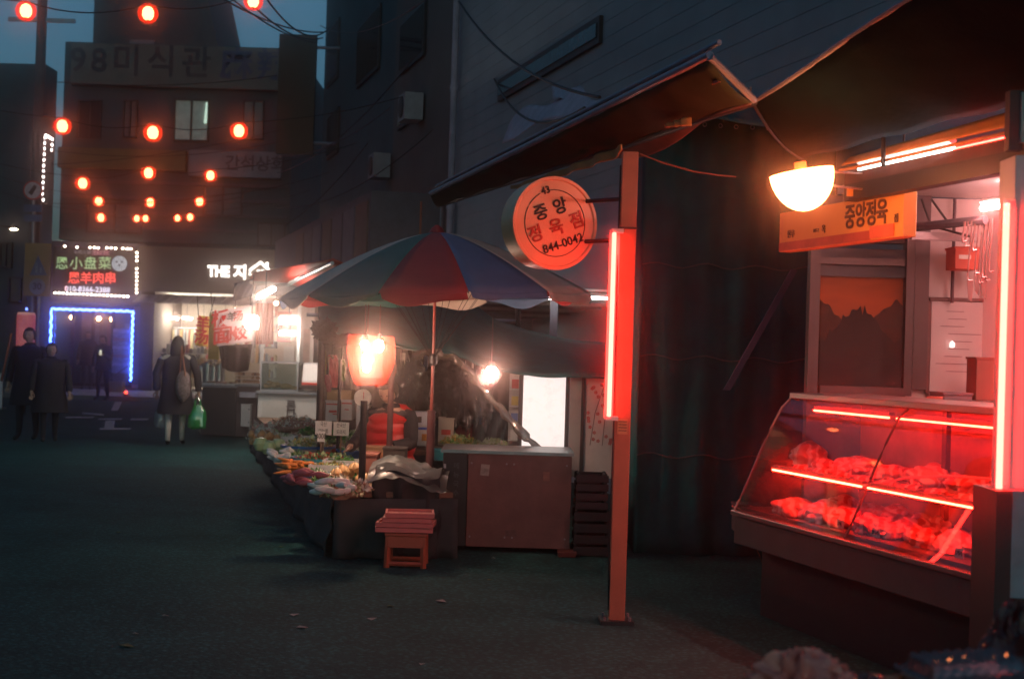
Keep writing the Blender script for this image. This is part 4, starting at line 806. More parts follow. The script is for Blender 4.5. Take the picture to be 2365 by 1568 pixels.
random.seed(5)
bl = [(950, 880, .16, .5), (975, 905, .18, .55), (1005, 900, .2, .7), (1035, 905, .2, .62), (1062, 880, .15, .5), (1080, 930, .17, .6), (925, 900, .14, .5), (960, 830, .12, .3), (1020, 850, .2, .5), (1098, 905, .12, .7), (1052, 950, .18, .4), (1125, 930, .12, .6)]
wh = ['leftmost above the seller', 'left of the parasol pole', 'large one right at the parasol pole', 'right of the pole', 'high one right of the pole', 'low one far right', 'small one over the seller shoulder', 'small top left', 'big round top one at the pole', 'long narrow one at right', 'low crumpled one', 'last narrow one at the right end']
for i, (px, py, w_, h_) in enumerate(bl):
    q = onY(px, py, 14.2 + .1 * (i % 4)); b = MB()
    b.blob(q, (w_ * .5, .09, h_ * .4), i + 3, .55, 4, 3.2, squash=False)
    t_ = T('plastic_bag', 'glossy black plastic bundle hanging on the backdrop rail, ' + wh[i], 'bag', q, 'black plastic bundles on the rail'); obj('bundle', b, blk2 if i % 3 else clr, t_, True); obj('string', MB().tube([q + UP * h_ * .3, (q.x, q.y + .05, 1.93)], .005, 4), ink, t_)
cols = [(.55, .5, .42), (.5, .48, .5), (.35, .28, .16), (.12, .2, .4), (.45, .4, .2), (.25, .3, .12)]
spots = [(930, 845, 10, 60), (942, 850, 7, 34), (970, 840, 16, 50), (982, 835, 12, 60), (1032, 880, 9, 40), (972, 880, 8, 70), (1095, 860, 12, 50), (905, 870, 12, 80), (1105, 925, 10, 60), (1115, 960, 16, 40)]
for i, (px, py, w_, h_) in enumerate(spots):
    t_ = T('hanging_goods', 'small packet hanging on the backdrop rail, %s' % ('beige slim one', 'grey square one', 'ochre one', 'dark blue one', 'mustard one', 'olive long one', 'beige one far right', 'grey one above the seller', 'lower ochre one', 'lower blue one')[i], 'packet', onY(px, py, 14.9), 'packets on the rail')
    m_ = MB(); boxY(m_, px - w_ / 2, py - h_ / 2, px + w_ / 2, py + h_ / 2, 14.9, .03); obj('packet', m_, mat('pk%d' % (i % 6), cols[i % 6], .5, var=.4, scale=14), t_); q = onY(px, py - h_ / 2, 14.9); obj('string', MB().tube([q, (q.x, 15, 1.93)], .004, 4), ink, t_)
# folded umbrellas at the left
def folded(px, py0, py1, Y, r, m, label):
    a = onY(px, py0, Y); b = onY(px + 3, py1, Y); t_ = T('folded_umbrella', label, 'umbrella', b, 'folded umbrellas hanging at the stall post'); prof = []
    n_ = 10; vs = MB()
    rings = []
    for i in range(n_ + 1):
        t = i / n_; rings.append((a.lerp(b, t), r * (.35 + .65 * math.sin(min(1, t * 1.9) * 1.5)) * (1 - t * .72), r * (1 - t * .7) * .8))
    vs.loft(rings, 16)
    for k, q in enumerate(vs.v): q += Vector((math.cos(k * 2.4), math.sin(k * 2.4), 0)) * r * .14
    obj('canopy', vs, m, t_, True); obj('shaft', MB().tube([a + UP * .12, a], .012, 6), black_metal, t_); obj('handle', MB().tube([a + UP * .12, a + UP * .17, a + Vector((.03, 0, .19)), a + Vector((.05, 0, .16))], .014, 6), wood, t_)
folded(768, 820, 895, 14.2, .085, mat('pink_cloth', (.62, .09, .12), .6, var=.2, bump=.3), 'folded pink umbrella hanging left of the orange lamp')
folded(757, 865, 905, 14.1, .05, mat('rose_cloth', (.40, .12, .14), .6, var=.2), 'folded dull rose umbrella behind the pink one')
folded(746, 795, 880, 14.3, .04, mat('olive_cloth', (.22, .22, .04), .6, var=.3), 'folded olive umbrella against the dark post')
folded(790, 830, 880, 14.4, .05, mat('green_cloth', (.08, .18, .04), .6, var=.3), 'folded green umbrella right of the pink one')
folded(893, 812, 905, 14.4, .06, mat('leaf_cloth', (.12, .22, .06), .6, var=.3), 'folded green umbrella right of the orange lamp')
folded(907, 822, 905, 14.6, .05, mat('tan_cloth', (.30, .12, .05), .6, var=.3), 'folded orange brown umbrella right of the orange lamp')
folded(815, 830, 900, 14.8, .09, mat('beige_cloth', (.35, .28, .22), .6, var=.3), 'folded beige umbrella behind the orange lamp')
def post(px0, px1, py0, py1, Y, m, label, zb=0, name='stall_post', round_=True):
    xc = (px0 + px1) / 2; r = (px1 - px0) / 2 * Y / FPX; q0 = onY(xc, py0, Y); q1 = onY(xc, py1, Y); xm = (q0.x + q1.x) / 2
    b = MB(); (b.tube([(xm, Y, zb), (xm, Y, q0.z)], r, 12) if round_ else b.box((xm, Y, (zb + q0.z) / 2), (2 * r, 2 * r, q0.z - zb)))
    return tag(obj(name, b, m), label, 'post')
post(736, 750, 738, 1000, 14.0, black_metal, 'dark post at the left corner of the produce stall')
post(780, 788, 830, 980, 13.95, black_metal, 'slim dark post between the white foam boxes')
post(894, 908, 842, 1090, 12.0, mat('pole_red', (.05, .015, .015), .6), 'dark red slim pole right before the seller')
post(829, 845, 925, 1190, 11.2, black_metal, 'dark thick pole at the front corner of the produce stall')
# parasol
YP = 11.85; up0 = onY(998, 900, YP); PX = up0.x; top_ = onY(990, 536, YP).z
par = T('market_parasol', 'large market parasol with blue red green and tan panels over the produce stall', 'parasol', (PX, YP, 0))
tilt = Matrix.Rotation(R_(2.6), 3, 'Y').inverted() @ Matrix.Rotation(R_(1.0), 3, 'X'); tilt = Matrix.Rotation(R_(-2.6), 3, 'Y') @ Matrix.Rotation(R_(1.0), 3, 'X')
AP = Vector((PX, YP, top_)); RR = 1.30; DROP = .60
pc = {0: mat('parasol_red', (.40, .045, .05), .7, var=.12, scale=5, bump=.15), 1: mat('parasol_blue', (.10, .19, .33), .7, var=.12, scale=5, bump=.15), 2: mat('parasol_tan', (.62, .52, .42), .7, var=.12, scale=5, bump=.15), 3: mat('parasol_green', (.012, .17, .15), .7, var=.12, scale=5, bump=.15)}
def canopy(az, r, sagk=0):
    u = r / RR; z = -DROP * (u ** 1.55) * (1 - .12 * u); return AP + tilt @ Vector((r * math.sin(az), -r * math.cos(az), z - sagk))
a0 = R_(-17)
for k in range(12):
    A0, A1 = a0 + R_(30) * k, a0 + R_(30) * (k + 1); random.seed(k)
    def gf(u, v, A0=A0, A1=A1):
        az = A0 + (A1 - A0) * v; r = RR * (.02 + .98 * u) * (1 - .025 * math.sin(math.pi * v) * u); return canopy(az, r, .035 * math.sin(math.pi * v) * u)
    pn = obj('panel', MB().grid(gf, 10, 6), pc[k % 4], par, True, thick=.004)
    dip = random.uniform(.05, .09); sw = random.uniform(-.03, .03)
    def vf(u, v, A0=A0, A1=A1, dip=dip, sw=sw):
        az = A0 + (A1 - A0) * (v * .96 + .02); e = canopy(az, RR * (1 - .025 * math.sin(math.pi * v)), .035 * math.sin(math.pi * v)); return e + Vector((sw * u, .02 * math.sin(v * 9) * u, -u * (dip * (.55 + .45 * math.sin(math.pi * v)) + .02 * math.sin(v * 7 + k))))
    obj('valance', MB().grid(vf, 4, 10), pc[k % 4], pn, True, thick=.004)
    pn2 = [canopy(A0, RR * i / 8, .012) for i in range(9)]; obj('rib', MB().tube(pn2, .006, 5), black_metal, par)
    obj('strut', MB().tube([Vector((PX, YP, 1.52)), canopy(A0, .62, .02)], .0024, 5), mat('strut_red', (.008, .006, .006), .9, spec=.05), par)
obj('pole', MB().tube([(PX, YP, 0), (PX, YP, 1.1)], .034, 12), mat('pole_maroon', (.09, .03, .03), .5), par); obj('upper_pole', MB().tube([(PX, YP, 1.1), (PX, YP, top_ - .01)], .013, 10), mat('pole_red2', (.20, .04, .03), .4), par)
obj('runner', MB().lathe([(.02, -.05), (.035, -.03), (.035, .03), (.02, .05)], (PX, YP, 1.52), 12), black_metal, par); obj('finial', MB().lathe([(.08, -.03), (.05, .03), (.015, .06), (.001, .06)], AP, 12), mat('finial', (.25, .03, .03), .5), par, True)
obj('base', MB().lathe([(.001, .0), (.22, 0), (.22, .06), (.05, .09), (.04, .09)], (PX, YP, 0), 20), concrete, par)
# dark tarpaulin canopy behind the parasol
dt = T('stall_canopy', 'sagging black tarpaulin stretched behind the parasol', 'canopy', onY(1150, 800, 13.4))
lo = [(735, 772), (790, 778), (860, 786), (940, 806), (1000, 813), (1040, 815), (1085, 830), (1130, 850), (1200, 863), (1300, 868), (1400, 872), (1500, 880)]
hi = [(735, 700), (790, 690), (860, 680), (940, 680), (1000, 680), (1050, 680), (1090, 700), (1150, 738), (1215, 768), (1300, 778), (1400, 795), (1500, 815)]
def pl(pts, u):
    x = u * (len(pts) - 1); i = min(int(x), len(pts) - 2); t = x - i; return (pts[i][0] * (1 - t) + pts[i + 1][0] * t, pts[i][1] * (1 - t) + pts[i + 1][1] * t)
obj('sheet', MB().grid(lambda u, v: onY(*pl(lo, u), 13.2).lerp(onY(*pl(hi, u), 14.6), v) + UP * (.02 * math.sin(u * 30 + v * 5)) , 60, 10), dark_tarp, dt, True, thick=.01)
obj('hem', MB().tube([onY(*pl(lo, i / 30), 13.19) for i in range(31)], .014, 6), dark_tarp, dt, True)
ft = MB(); ft.blob(onY(748, 762, 13.0), (.11, .1, .09), 2, .5, 4, 3, squash=False); ft.blob(onY(790, 785, 13.0), (.2, .1, .05), 6, .5, 4, 3, squash=False); ft.tube([onY(742, 745, 13), onY(730, 760, 13), onY(728, 775, 13)], [.03, .02, .01], 6)
obj('bunched_plastic', ft, blk2, dt, True)
pf = MB(); path = [(955, 822), (1000, 815), (1045, 822), (1085, 860), (1120, 905), (1160, 950), (1205, 1000), (1255, 1045)]; pp = []
for i in range(36):
    a = pl(path, i / 35); pp.append(onY(a[0], a[1], 12.6 - .01 * i))
pf.tube(pp, [.032 + .010 * math.sin(i * 1.3) + .006 * math.sin(i * 3.7) for i in range(36)], 12)
for i, q in enumerate(pf.v): q += Vector([noise.noise(q * 11 + Vector((k * 5, 0, 0))) * .035 for k in range(3)])
tag(obj('rolled_plastic', pf, film('dusty_film', (.16, .13, .10), .35, .2), None, True), 'clear rolled plastic curtain slanting from the canopy down to the brown counter', 'plastic curtain')
hang = MB(); hang.grid(lambda u, v: onY(1112 + 60 * u - 20 * v, 905 + 70 * u + 120 * v * (1 - u * .3), 12.9) + Vector((0, .05 * math.sin(u * 20 + v * 6), 0)), 20, 10)
tag(obj('plastic_curtain', hang, film('thin_clear', (.3, .36, .36), .75, .1), None, True), 'thin clear plastic curtain hanging under the rolled one', 'plastic curtain')
# lamps of the stall
def bulb_lamp(px, py, Y, rpx, hpx, m, label, ztop):
    q = onY(px, py, Y); r = rpx * Y / FPX; h = hpx * Y / FPX; t_ = T('bulb_lamp', label, 'lamp', q, 'bulbs over the produce stall')
    obj('bulb', MB().lathe([(.001, -h / 2), (r * .7, -h / 2 + r * .4), (r, -h / 2 + r), (r, h / 2 - r * .6), (r * .6, h / 2), (.001, h / 2)], q, 16), m, t_, True); obj('socket', MB().tube([q + UP * h / 2, q + UP * (h / 2 + .05)], r * .55, 10), black_metal, t_); obj('cord', MB().tube([q + UP * (h / 2 + .05), (q.x, q.y, ztop)], .005, 5), ink, t_)
hot = glow('hot_bulb', (1, .68, .48), 330)
bulb_lamp(1135, 862, 12.2, 14, 28, glow('hot_bulb2', (1, .62, .5), 150), 'single round bulb in clear plastic right of the parasol pole', 1.9)
q = onY(857, 830, 11.4); t_ = T('shaded_lamp', 'blazing lamp of three white bulbs inside an orange red plastic bucket shade', 'lamp', q)
for (px_, py_, rp_, hp_) in ((847, 838, 9, 44), (842, 797, 9, 20), (876, 800, 9, 28)):
    qq = onY(px_, py_, 11.4); rb_ = rp_ * 11.4 / FPX; hb_ = hp_ * 11.4 / FPX
    bo = obj('bulb', MB().lathe([(.001, -hb_ / 2), (rb_ * .7, -hb_ / 2 + rb_ * .4), (rb_, -hb_ / 2 + rb_), (rb_, hb_ / 2 - rb_ * .6), (rb_ * .6, hb_ / 2), (.001, hb_ / 2)], qq, 16), hot, t_, True); obj('socket', MB().tube([qq + UP * hb_ / 2, qq + UP * (hb_ / 2 + .05)], rb_ * .5, 10), black_metal, bo); obj('cord', MB().tube([qq + UP * (hb_ / 2 + .05), (qq.x, qq.y, 1.95)], .005, 5), ink, bo)
pr_ = [(.18, .19), (.195, .17), (.19, .05), (.17, -.08), (.14, -.17), (.11, -.205)]
sh_m = MB().lathe(pr_, q, 36)
for v_ in sh_m.v: v_ += Vector([noise.noise(v_ * 9 + Vector((k * 3, 0, 0))) * .02 for k in range(3)])
obj('shade', sh_m, film('orange_film', (.12, .006, .0015), .5, .35, .015), t_, True)
for dz in (-.15, -.17, -.19): obj('ring', MB().lathe([(.14, dz), (.148, dz - .004), (.14, dz - .008), (.14, dz)], q, 24), film('orange_film', (1, .16, .06)), t_)
q = onY(1130, 868, 12.15); t_ = T('lamp_wrap', 'crumpled clear plastic cone wrapped round the single bulb', 'lamp shade', q); c_ = MB().lathe([(.085, .06), (.10, .03), (.075, -.05), (.01, -.11)], q, 16)
for v_ in c_.v: v_ += Vector([noise.noise(v_ * 25 + Vector((k * 3, 0, 0))) * .025 for k in range(3)])
obj('cone', c_, film('pink_clear', (.05, .012, .012), .7, .12, .05), t_, True)

# brown counter
X0, X1, Z0, Z1 = rectY(1078, 1046, 1318, 1280, 11.4); Z0 = .03; BC = (X0, X1, Z1)
bc = T('brown_counter', 'plain brown street counter with black left side panel', 'counter', ((X0 + X1) / 2, 11.4, 0)); xl = onY(1020, 1150, 11.4).x
obj('front_panel', MB().box(((X0 + X1) / 2, 11.42, (Z0 + Z1) / 2), (X1 - X0, .04, Z1 - Z0 - .02)), mat('brown_panel', (.17, .075, .06), .6, var=.32, scale=5, bump=.12), bc, bev=.004)
obj('side_panel', MB().box(((xl + X0) / 2 - .002, 11.43, (Z0 + Z1) / 2), (X0 - xl - .008, .04, Z1 - Z0 - .02)), black_metal, bc)
obj('top', MB().box(((xl + X1) / 2, 11.75, Z1), (X1 - xl + .03, .74, .025)), mat('steel_top', (.25, .26, .27), .3, .8, bump=.05), bc)
obj('back_body', MB().box(((xl + X1) / 2, 11.8, .38), (X1 - xl - .04, .62, .68)), black_metal, bc)
for i in range(9): text('메뉴국수만두전떡볶이'[i], .055, ((xl + X0) / 2 + .01, 11.405, Z1 - .12 - i * .073), (1, 0, 0), UP, mat('faint', (.10, .12, .13), .6), bc)
random.seed(2)
for i in range(9): obj('tape_scrap', MB().box((xl + .0 + random.uniform(-.01, .02), 11.38, Z1 - .12 - i * .075), (.02, .006, random.uniform(.01, .035))), mat('tape', (.4, .42, .42), .4), bc)
blk_t = T('covered_bench', 'bench draped in black sheet with dusty plastic on top', 'bench', onZ(935, 1255, 0)); x0, x1 = onY(862, 1160, 10.95).x, onY(1016, 1160, 10.95).x; zt3 = onY(940, 1095, 10.95).z
def drape(u, v):
    x = x0 + (x1 - x0) * u; s = v * 3
    if s < 1: q = Vector((x, 10.9 - .03 * math.sin(u * 18), zt3 * s))
    elif s < 2: q = Vector((x, 10.9 + .6 * (s - 1), zt3 + .05 * math.sin(math.pi * (s - 1)) + .03 * math.sin(u * 6)))
    else: q = Vector((x, 11.5, zt3 * (3 - s)))
    q += Vector([noise.noise(q * 6 + Vector((k * 9, 0, 0))) * .03 for k in range(3)]); q.z = max(q.z, .005); return q
obj('cover', MB().grid(drape, 24, 30), black_cloth, blk_t, True, thick=.008)
for xx in (x0 + .03, x1 - .03): obj('side', MB().box((xx, 11.2, zt3 / 2 - .03), (.02, .5, zt3 - .08)), black_metal, blk_t)
obj('plastic_cover', MB().grid(lambda u, v: Vector((x0 - .05 + (x1 - x0 + .1) * u, 10.84 + .62 * v, zt3 + .05 - .12 * (1 - v) ** 3 + .05 * math.sin(u * 5) + .03 * noise.noise(Vector((u * 8, v * 8, 2))))), 24, 16), film('dusty_grey', (.13, .145, .135), .4, .4), blk_t, True)
# plastic stool with foam trays
q = onZ(938, 1305, 0); so = T('plastic_stool', 'red brown plastic stool carrying a stack of trays', 'stool', q); pm = mat('stool_plastic', (.30, .075, .035), .45, var=.1); zs = .255
obj('seat', MB().box(q + UP * (zs - .012), (.31, .30, .024)), pm, so, bev=.006); obj('apron', MB().box(q + Vector((0, -.138, zs - .065)), (.29, .02, .08)), pm, so)
for a in (-1, 1):
    for b in (-1, 1): obj('leg', MB().tube([q + Vector((a * .128, b * .125, zs - .024)), q + Vector((a * .135, b * .13, .0))], .024, 6), pm, so)
    obj('stretcher', MB().tube([q + Vector((-.13, a * .13, .03)), q + Vector((.13, a * .13, .03))], .018, 6), pm, so)
tm = mat('tray_foam', (.50, .15, .13), .6, var=.12, bump=.2)
for i in range(4):
    tw = .42 if i < 2 else .36; c = q + Vector((-.02 + .012 * i, .0, zs + .004 + i * .036)); rt = Matrix.Rotation(R_((3, -2, 1, 4)[i]), 3, 'Z'); t_ = T('foam_tray', 'dull red foam tray, %s in the stack on the stool' % ('lowest', 'second from below', 'second from the top', 'topmost')[i], 'tray', c, 'trays stacked on the stool')
    obj('base', MB().box(c + UP * .008, (tw - .03, .27, .014), rt), tm, t_)
    for sy in (-1, 1): obj('rim', MB().box(c + rt @ Vector((0, sy * .145, .018)), (tw, .018, .032), rt), tm, t_)
    for sx_ in (-1, 1): obj('rim', MB().box(c + rt @ Vector((sx_ * (tw / 2 - .009), 0, .018)), (.018, .272, .032), rt), tm, t_)
def slat_crate(px0, py0, px1, py1, Y, m, label, d=.35):
    x0, x1, z0, z1 = rectY(px0, py0, px1, py1, Y); z0 = max(z0, .0); t_ = T('slatted_crate', label, 'crate', ((x0 + x1) / 2, Y, z0)); n_ = 4; h = (z1 - z0) / n_
    for i in range(n_):
        for yy in (Y, Y + d): obj('slat', MB().box(((x0 + x1) / 2, yy, z0 + h * (i + .5)), (x1 - x0, .015, h * .75)), m, t_)
    for xx in (x0 + .02, x1 - .02): obj('end', MB().box((xx, Y + d / 2, (z0 + z1) / 2), (.02, d - .02, z1 - z0)), m, t_)
    obj('bottom', MB().box(((x0 + x1) / 2, Y + d / 2, z0 + .01), (x1 - x0 - .05, d - .03, .015)), m, t_)
slat_crate(770, 1142, 832, 1172, 11.15, mat('crate_pink', (.36, .16, .12), .7), 'reddish slatted crate at the near corner of the produce table'); slat_crate(1325, 1180, 1410, 1290, 11.3, mat('crate_dk', (.018, .018, .018), .8), 'dark slatted crate between brown counter and neon pole'); slat_crate(1330, 1095, 1405, 1178, 11.35, mat('crate_dk2', (.03, .022, .024), .8), 'dark slatted crate stacked on the one by the neon pole')
cardbox(1290, 1280, 1330, 1296, 11.2, .2, (.12, .03, .02), 'flat dark red box on the ground before the brown counter')

random.seed(61); X0, X1, Z1 = BC
for i, (px, py, w_, h_, cc_) in enumerate(((1120, 1085, .07, .09, (.35, .30, .24)), (1262, 1100, .05, .07, (.30, .12, .08)), (1180, 1230, .09, .05, (.12, .06, .05)))):
    obj('sticker', MB().box((onY(px, py, 11.4).x, 11.397, onY(px, py, 11.4).z), (w_, .003, h_), Matrix.Rotation(R_(4 - 5 * i), 3, 'Y')), mat('stk%d' % i, cc_, .6, var=.4, scale=30), bc)
for x_ in (X0 + .03, X0 + .31, X0 + .37, X1 - .04):
    for z_ in (.12, Z1 - .09): obj('screw', MB().lathe([(.001, -.003), (.008, -.002), (.008, .002)], (x_, 11.396, z_), 8, Matrix.Rotation(R_(90), 3, 'X')), grey_metal, bc)
# right middle: lit fridge door, blossoms and shed roof
X0, X1, Z0, Z1 = rectY(1207, 864, 1305, 1036, 14.0)
fgd = T('display_fridge', 'tall display fridge with glowing white door beyond the brown counter', 'fridge', ((X0 + X1) / 2, 14, 0))
obj('case', MB().box(((X0 + X1) / 2, 14.35, (Z1 + .05) / 2), (X1 - X0 + .08, .6, Z1 + .05)), black_metal, fgd); obj('door_frame', MB().box(((X0 + X1) / 2, 14.035, (Z0 + Z1) / 2), (X1 - X0 + .03, .03, Z1 - Z0 + .03)), black_metal, fgd)
obj('lit_door', MB().box(((X0 + X1) / 2, 14.01, (Z0 + Z1) / 2), (X1 - X0, .02, Z1 - Z0)), glow('door_light', (1, .88, .84), .5), fgd)
X0, X1, Z0, Z1 = rectY(1312, 868, 1425, 1040, 13.9)
bl_ = T('blossom_screen', 'pale screen printed with small red blossoms beside the lit fridge', 'screen', ((X0 + X1) / 2, 13.9, 0)); wpan = mat('screen_pale', (.55, .52, .50), .7, var=.08)
xm = onY(1346, 950, 13.9).x; obj('panel', MB().box(((X0 + xm) / 2, 13.92, (Z1 + .3) / 2 + .1), (xm - X0 - .03, .03, Z1 - .3)), mat('screen_grey', (.38, .36, .34), .7, var=.15), bl_); obj('panel', MB().box(((xm + X1) / 2 + .01, 13.92, (Z1 + .3) / 2 + .1), (X1 - xm - .03, .03, Z1 - .3)), wpan, bl_)
obj('mullion', MB().box((xm, 13.9, Z1 / 2 + .05), (.035, .05, Z1)), black_metal, bl_)
random.seed(9); pet = mat('petal', (.45, .05, .05), .6)
for i in range(22):
    cx, cz = random.uniform(xm + .05, X1 - .03), Z0 + (Z1 - Z0) * random.uniform(.05, .95); f = MB()
    for k in range(5): a = k * 1.2566; f.blob((cx + .011 * math.cos(a), 13.902, cz + .011 * math.sin(a)), (.008, .003, .008), 0, 0, 1, squash=False)
    obj('blossom', f, pet, bl_)
f = MB()
for k in range(3): f.tube([(xm + .08 + .12 * k, 13.903, Z0 + .05), (xm + .12 + .1 * k, 13.903, (Z0 + Z1) / 2), (xm + .2 + .06 * k, 13.903, Z1 - .1)], .003, 4)
obj('branch', f, mat('branch', (.12, .08, .07), .7), bl_)
X0, X1, Z0, Z1 = rectY(1175, 860, 1202, 1030, 14.3)
sh2 = T('goods_shelf', 'narrow shelf of colourful packs left of the lit fridge', 'shelf', ((X0 + X1) / 2, 14.3, 0)); obj('back', MB().box(((X0 + X1) / 2, 14.5, Z1 / 2), (X1 - X0, .02, Z1)), wpan, sh2)
for i in range(6):
    z = .55 + i * .17; obj('board', MB().box(((X0 + X1) / 2, 14.38, z), (X1 - X0, .2, .012)), white_paint, sh2); obj('pack', MB().box(((X0 + X1) / 2, 14.33, z + .055), (.07, .06, .09)), [orange_tarp, white_paint, mat('pack_blue', (.1, .2, .5), .5), mat('pack_yel', (.6, .45, .08), .5), red_cloth, white_paint][i], sh2)
shd = T('stall_shed', 'metal shed roof with purlins lit by a white tube behind the tarpaulin', 'stall', st(4.6, 17, 0))
z0s = onY(1250, 735, 16).z
ra = MB(); zr0, zr1 = onY(1300, 690, 17.5).z, onY(1300, 790, 17.5).z
obj('roof_sheet', MB().hexa([Vector((.0, 15.2, 2.28)), Vector((1.9, 15.2, 2.28)), Vector((1.9, 19.5, 2.12)), Vector((-1.2, 19.5, 2.12)), Vector((.0, 15.2, 2.30)), Vector((1.9, 15.2, 2.30)), Vector((1.9, 19.5, 2.14)), Vector((-1.2, 19.5, 2.14))]), mat('roofmetal', (.34, .36, .37), .5, .2, var=.2), shd)
for i in range(8):
    y = 15.3 + i * .55; z = 2.27 - (y - 15.2) * .0372; obj('purlin', MB().box((.5 - .0 * i, y, z - .04), (2.6, .05, .06)), mat('purl%d' % (i % 2), ((.45, .47, .46), (.16, .17, .18))[i % 2], .5), shd)
obj('back_wall', MB().box((.5, 19.6, 1.1), (3.2, .06, 2.1)), mat('shed_wall', (.42, .40, .40), .8, var=.15), shd)
for xx in (1.62,): obj('post', MB().box((onY(1278, 750, 15.3).x, 15.25, 1.1), (.08, .08, 2.2)), mat('post_lilac', (.13, .12, .16), .6), shd)
a, b = onY(1262, 688, 15.0), onY(1415, 688, 15.0)
t_ = T('tube_lamp', 'white tube lamp over the shed behind the tarpaulin', 'lamp', a.lerp(b, .5)); obj('tube', MB().tube([a, b], .018, 8), white_tube, t_); obj('batten', MB().box(a.lerp(b, .5) + UP * .03, ((b - a).length, .05, .025)), white_paint, t_); obj('bracket', MB().tube([a.lerp(b, .5) + UP * .04, a.lerp(b, .5) + Vector((0, .3, .12))], .01, 5), ink, t_)

# ------------------------------------------------------------------ snack stall (left middle)
sk = T('snack_stall', 'brightly lit snack stall with pale back wall beyond the produce', 'stall', onZ(660, 1000, 0))
x0, x1 = onY(560, 784, 29).x, onY(790, 784, 27).x; pinkw = mat('stall_wall', (.62, .54, .48), .7, var=.12, scale=3)
obj('back_wall', MB().box(((x0 + 1.3 + x1) / 2, 28.0, 1.35), (x1 - x0 - 1.3, .08, 2.5)), pinkw, sk); obj('side_wall', MB().box((x1 + .04, 25.3, 1.35), (.06, 5.3, 2.5)), pinkw, sk)
obj('ceiling', MB().box(((x0 + x1) / 2 + .6, 25.8, 2.63), (x1 - x0 - 1.0, 4.3, .05)), mat('stall_ceil', (.42, .36, .33), .7), sk)
for i in range(6):
    y = 24 + i * .7; obj('rafter', MB().box(((x0 + x1) / 2 + .6, y, 2.56), (x1 - x0 - 1.1, .05, .08)), grey_metal, sk)
for px in (606, 690):
    q = onY(px, 784, 26.5); obj('post', MB().box((q.x, 26.5, 1.3), (.06, .06, 2.55)), white_paint, sk)
random.seed(21)
for r in range(5):
    z = .95 + r * .3; xa, xb = onY(600, 784, 27.8).x, onY(640, 784, 27.8).x; obj('shelf_board', MB().box(((xa + xb) / 2, 27.75, z), (xb - xa, .3, .025)), grey_metal, sk)
    for i in range(6):
        h = random.uniform(.1, .24); obj('jar', MB().lathe([(.001, 0), (.035, 0), (.035, h * .8), (.02, h), (.001, h)], (xa + .04 + i * .058, 27.7, z + .013), 8), gm[(i + r * 2) % 7], sk)
for i, (a, b, c_, e, m_) in enumerate(((640, 720, 672, 790, red_cloth), (700, 760, 728, 860, mat('pinkish', (.6, .4, .33), .7)), (655, 800, 680, 835, paper), (715, 790, 735, 850, mat('teal_b', (.15, .3, .28), .6)))):
    mm = MB(); boxY(mm, a, b, c_, e, 27.9, .04); obj('notice', mm, m_, sk)
lw_ = glow('stall_lamp', (1, .74, .62), 30)
def tubelamp(p0, p1, r, m, label, g_=None, nm='tube_lamp'):
    c = Vector(p0).lerp(Vector(p1), .5); t_ = T(nm, label, 'lamp', c, g_); obj('tube', MB().tube([p0, p1], r, 10), m, t_); d = Vector(p1) - Vector(p0); obj('batten', MB().tube([Vector(p0) + UP * (r + .02), Vector(p1) + UP * (r + .02)], .022, 4), white_paint, t_); obj('hanger', MB().tube([c + UP * (r + .03), c + UP * .32], .006, 4), ink, t_); return t_
tubelamp(onY(596, 687, 21.2), onY(633, 668, 19.6), .028, glow('st_tube', (1, .93, .82), 45), 'slanting white tube lamp under the red awning')
tubelamp(onY(645, 742, 21.0), onY(690, 741, 21.0), .045, lw_, 'bright horizontal tube lamp above the glass food case'); tubelamp(onY(646, 770, 26.2), onY(682, 770, 26.2), .035, glow('st_tube', (1, .93, .82), 45), 'lower short tube lamp above the glass food case')
q = onY(582, 745, 21.0); t_ = T('stall_lamp', 'blazing square lamp at the right end of the white banner', 'lamp', q); obj('lamp', MB().box(q, (.19, .09, .21)), lw_, t_, bev=.04); obj('cord', MB().tube([q + UP * .12, q + UP * .7], .008, 5), ink, t_)
for px, py, lb3 in ((638, 700, 'tiny round bulb under the ceiling of the snack stall'), (543, 716, 'tiny bulb on the top edge of the white banner'), (538, 744, 'tiny warm bulb between the yellow and white banners')):
    q = onY(px, py, 24.8); t_ = T('small_bulb', lb3, 'lamp', q); obj('bulb', MB().blob(q, (.04, .04, .04), 0, 0, 2, squash=False), glow('tiny', (1, .7, .45), 12), t_, True); obj('cord', MB().tube([q + UP * .04, q + UP * .3], .006, 4), ink, t_)
rc = MB(); rc.grid(lambda u, v: onY(590 + 42 * u, 700 + 95 * v, 24.9) + Vector((0, .04 * math.sin(u * 30), 0)), 24, 8); tag(obj('plastic_curtain', rc, film('red_curtain', (.9, .28, .2), .3), None, True), 'red translucent plastic curtain behind the blazing lamp', 'plastic curtain')
def banner(c4, Y, m, label, items):
    kk_ = 21.8 / Y; Y = 21.8
    P = [onY(a, b, Y) for a, b in c4]; t_ = T('banner', label, 'banner', P[3]); obj('cloth', MB().grid(lambda u, v: P[0].lerp(P[1], u).lerp(P[3].lerp(P[2], u), v) + Vector((0, .02 * math.sin(u * 8) * v, 0)), 16, 12), m, t_, True, thick=.006)
    xd = (P[1] - P[0]).normalized(); xd.y = 0
    for (ch, px, py, sz, mm, bo) in items: text(ch, sz * kk_, onY(px, py, Y - .035), xd, UP, mm, t_, bold=bo)
    obj('rope', MB().tube([P[0], P[0] + Vector((-.05, .1, .3))], .006, 4), ink, t_); obj('rope', MB().tube([P[1], P[1] + Vector((.05, .1, .3))], .006, 4), ink, t_)
bwh = mat('banner_white', (.72, .58, .58), .7, var=.04)
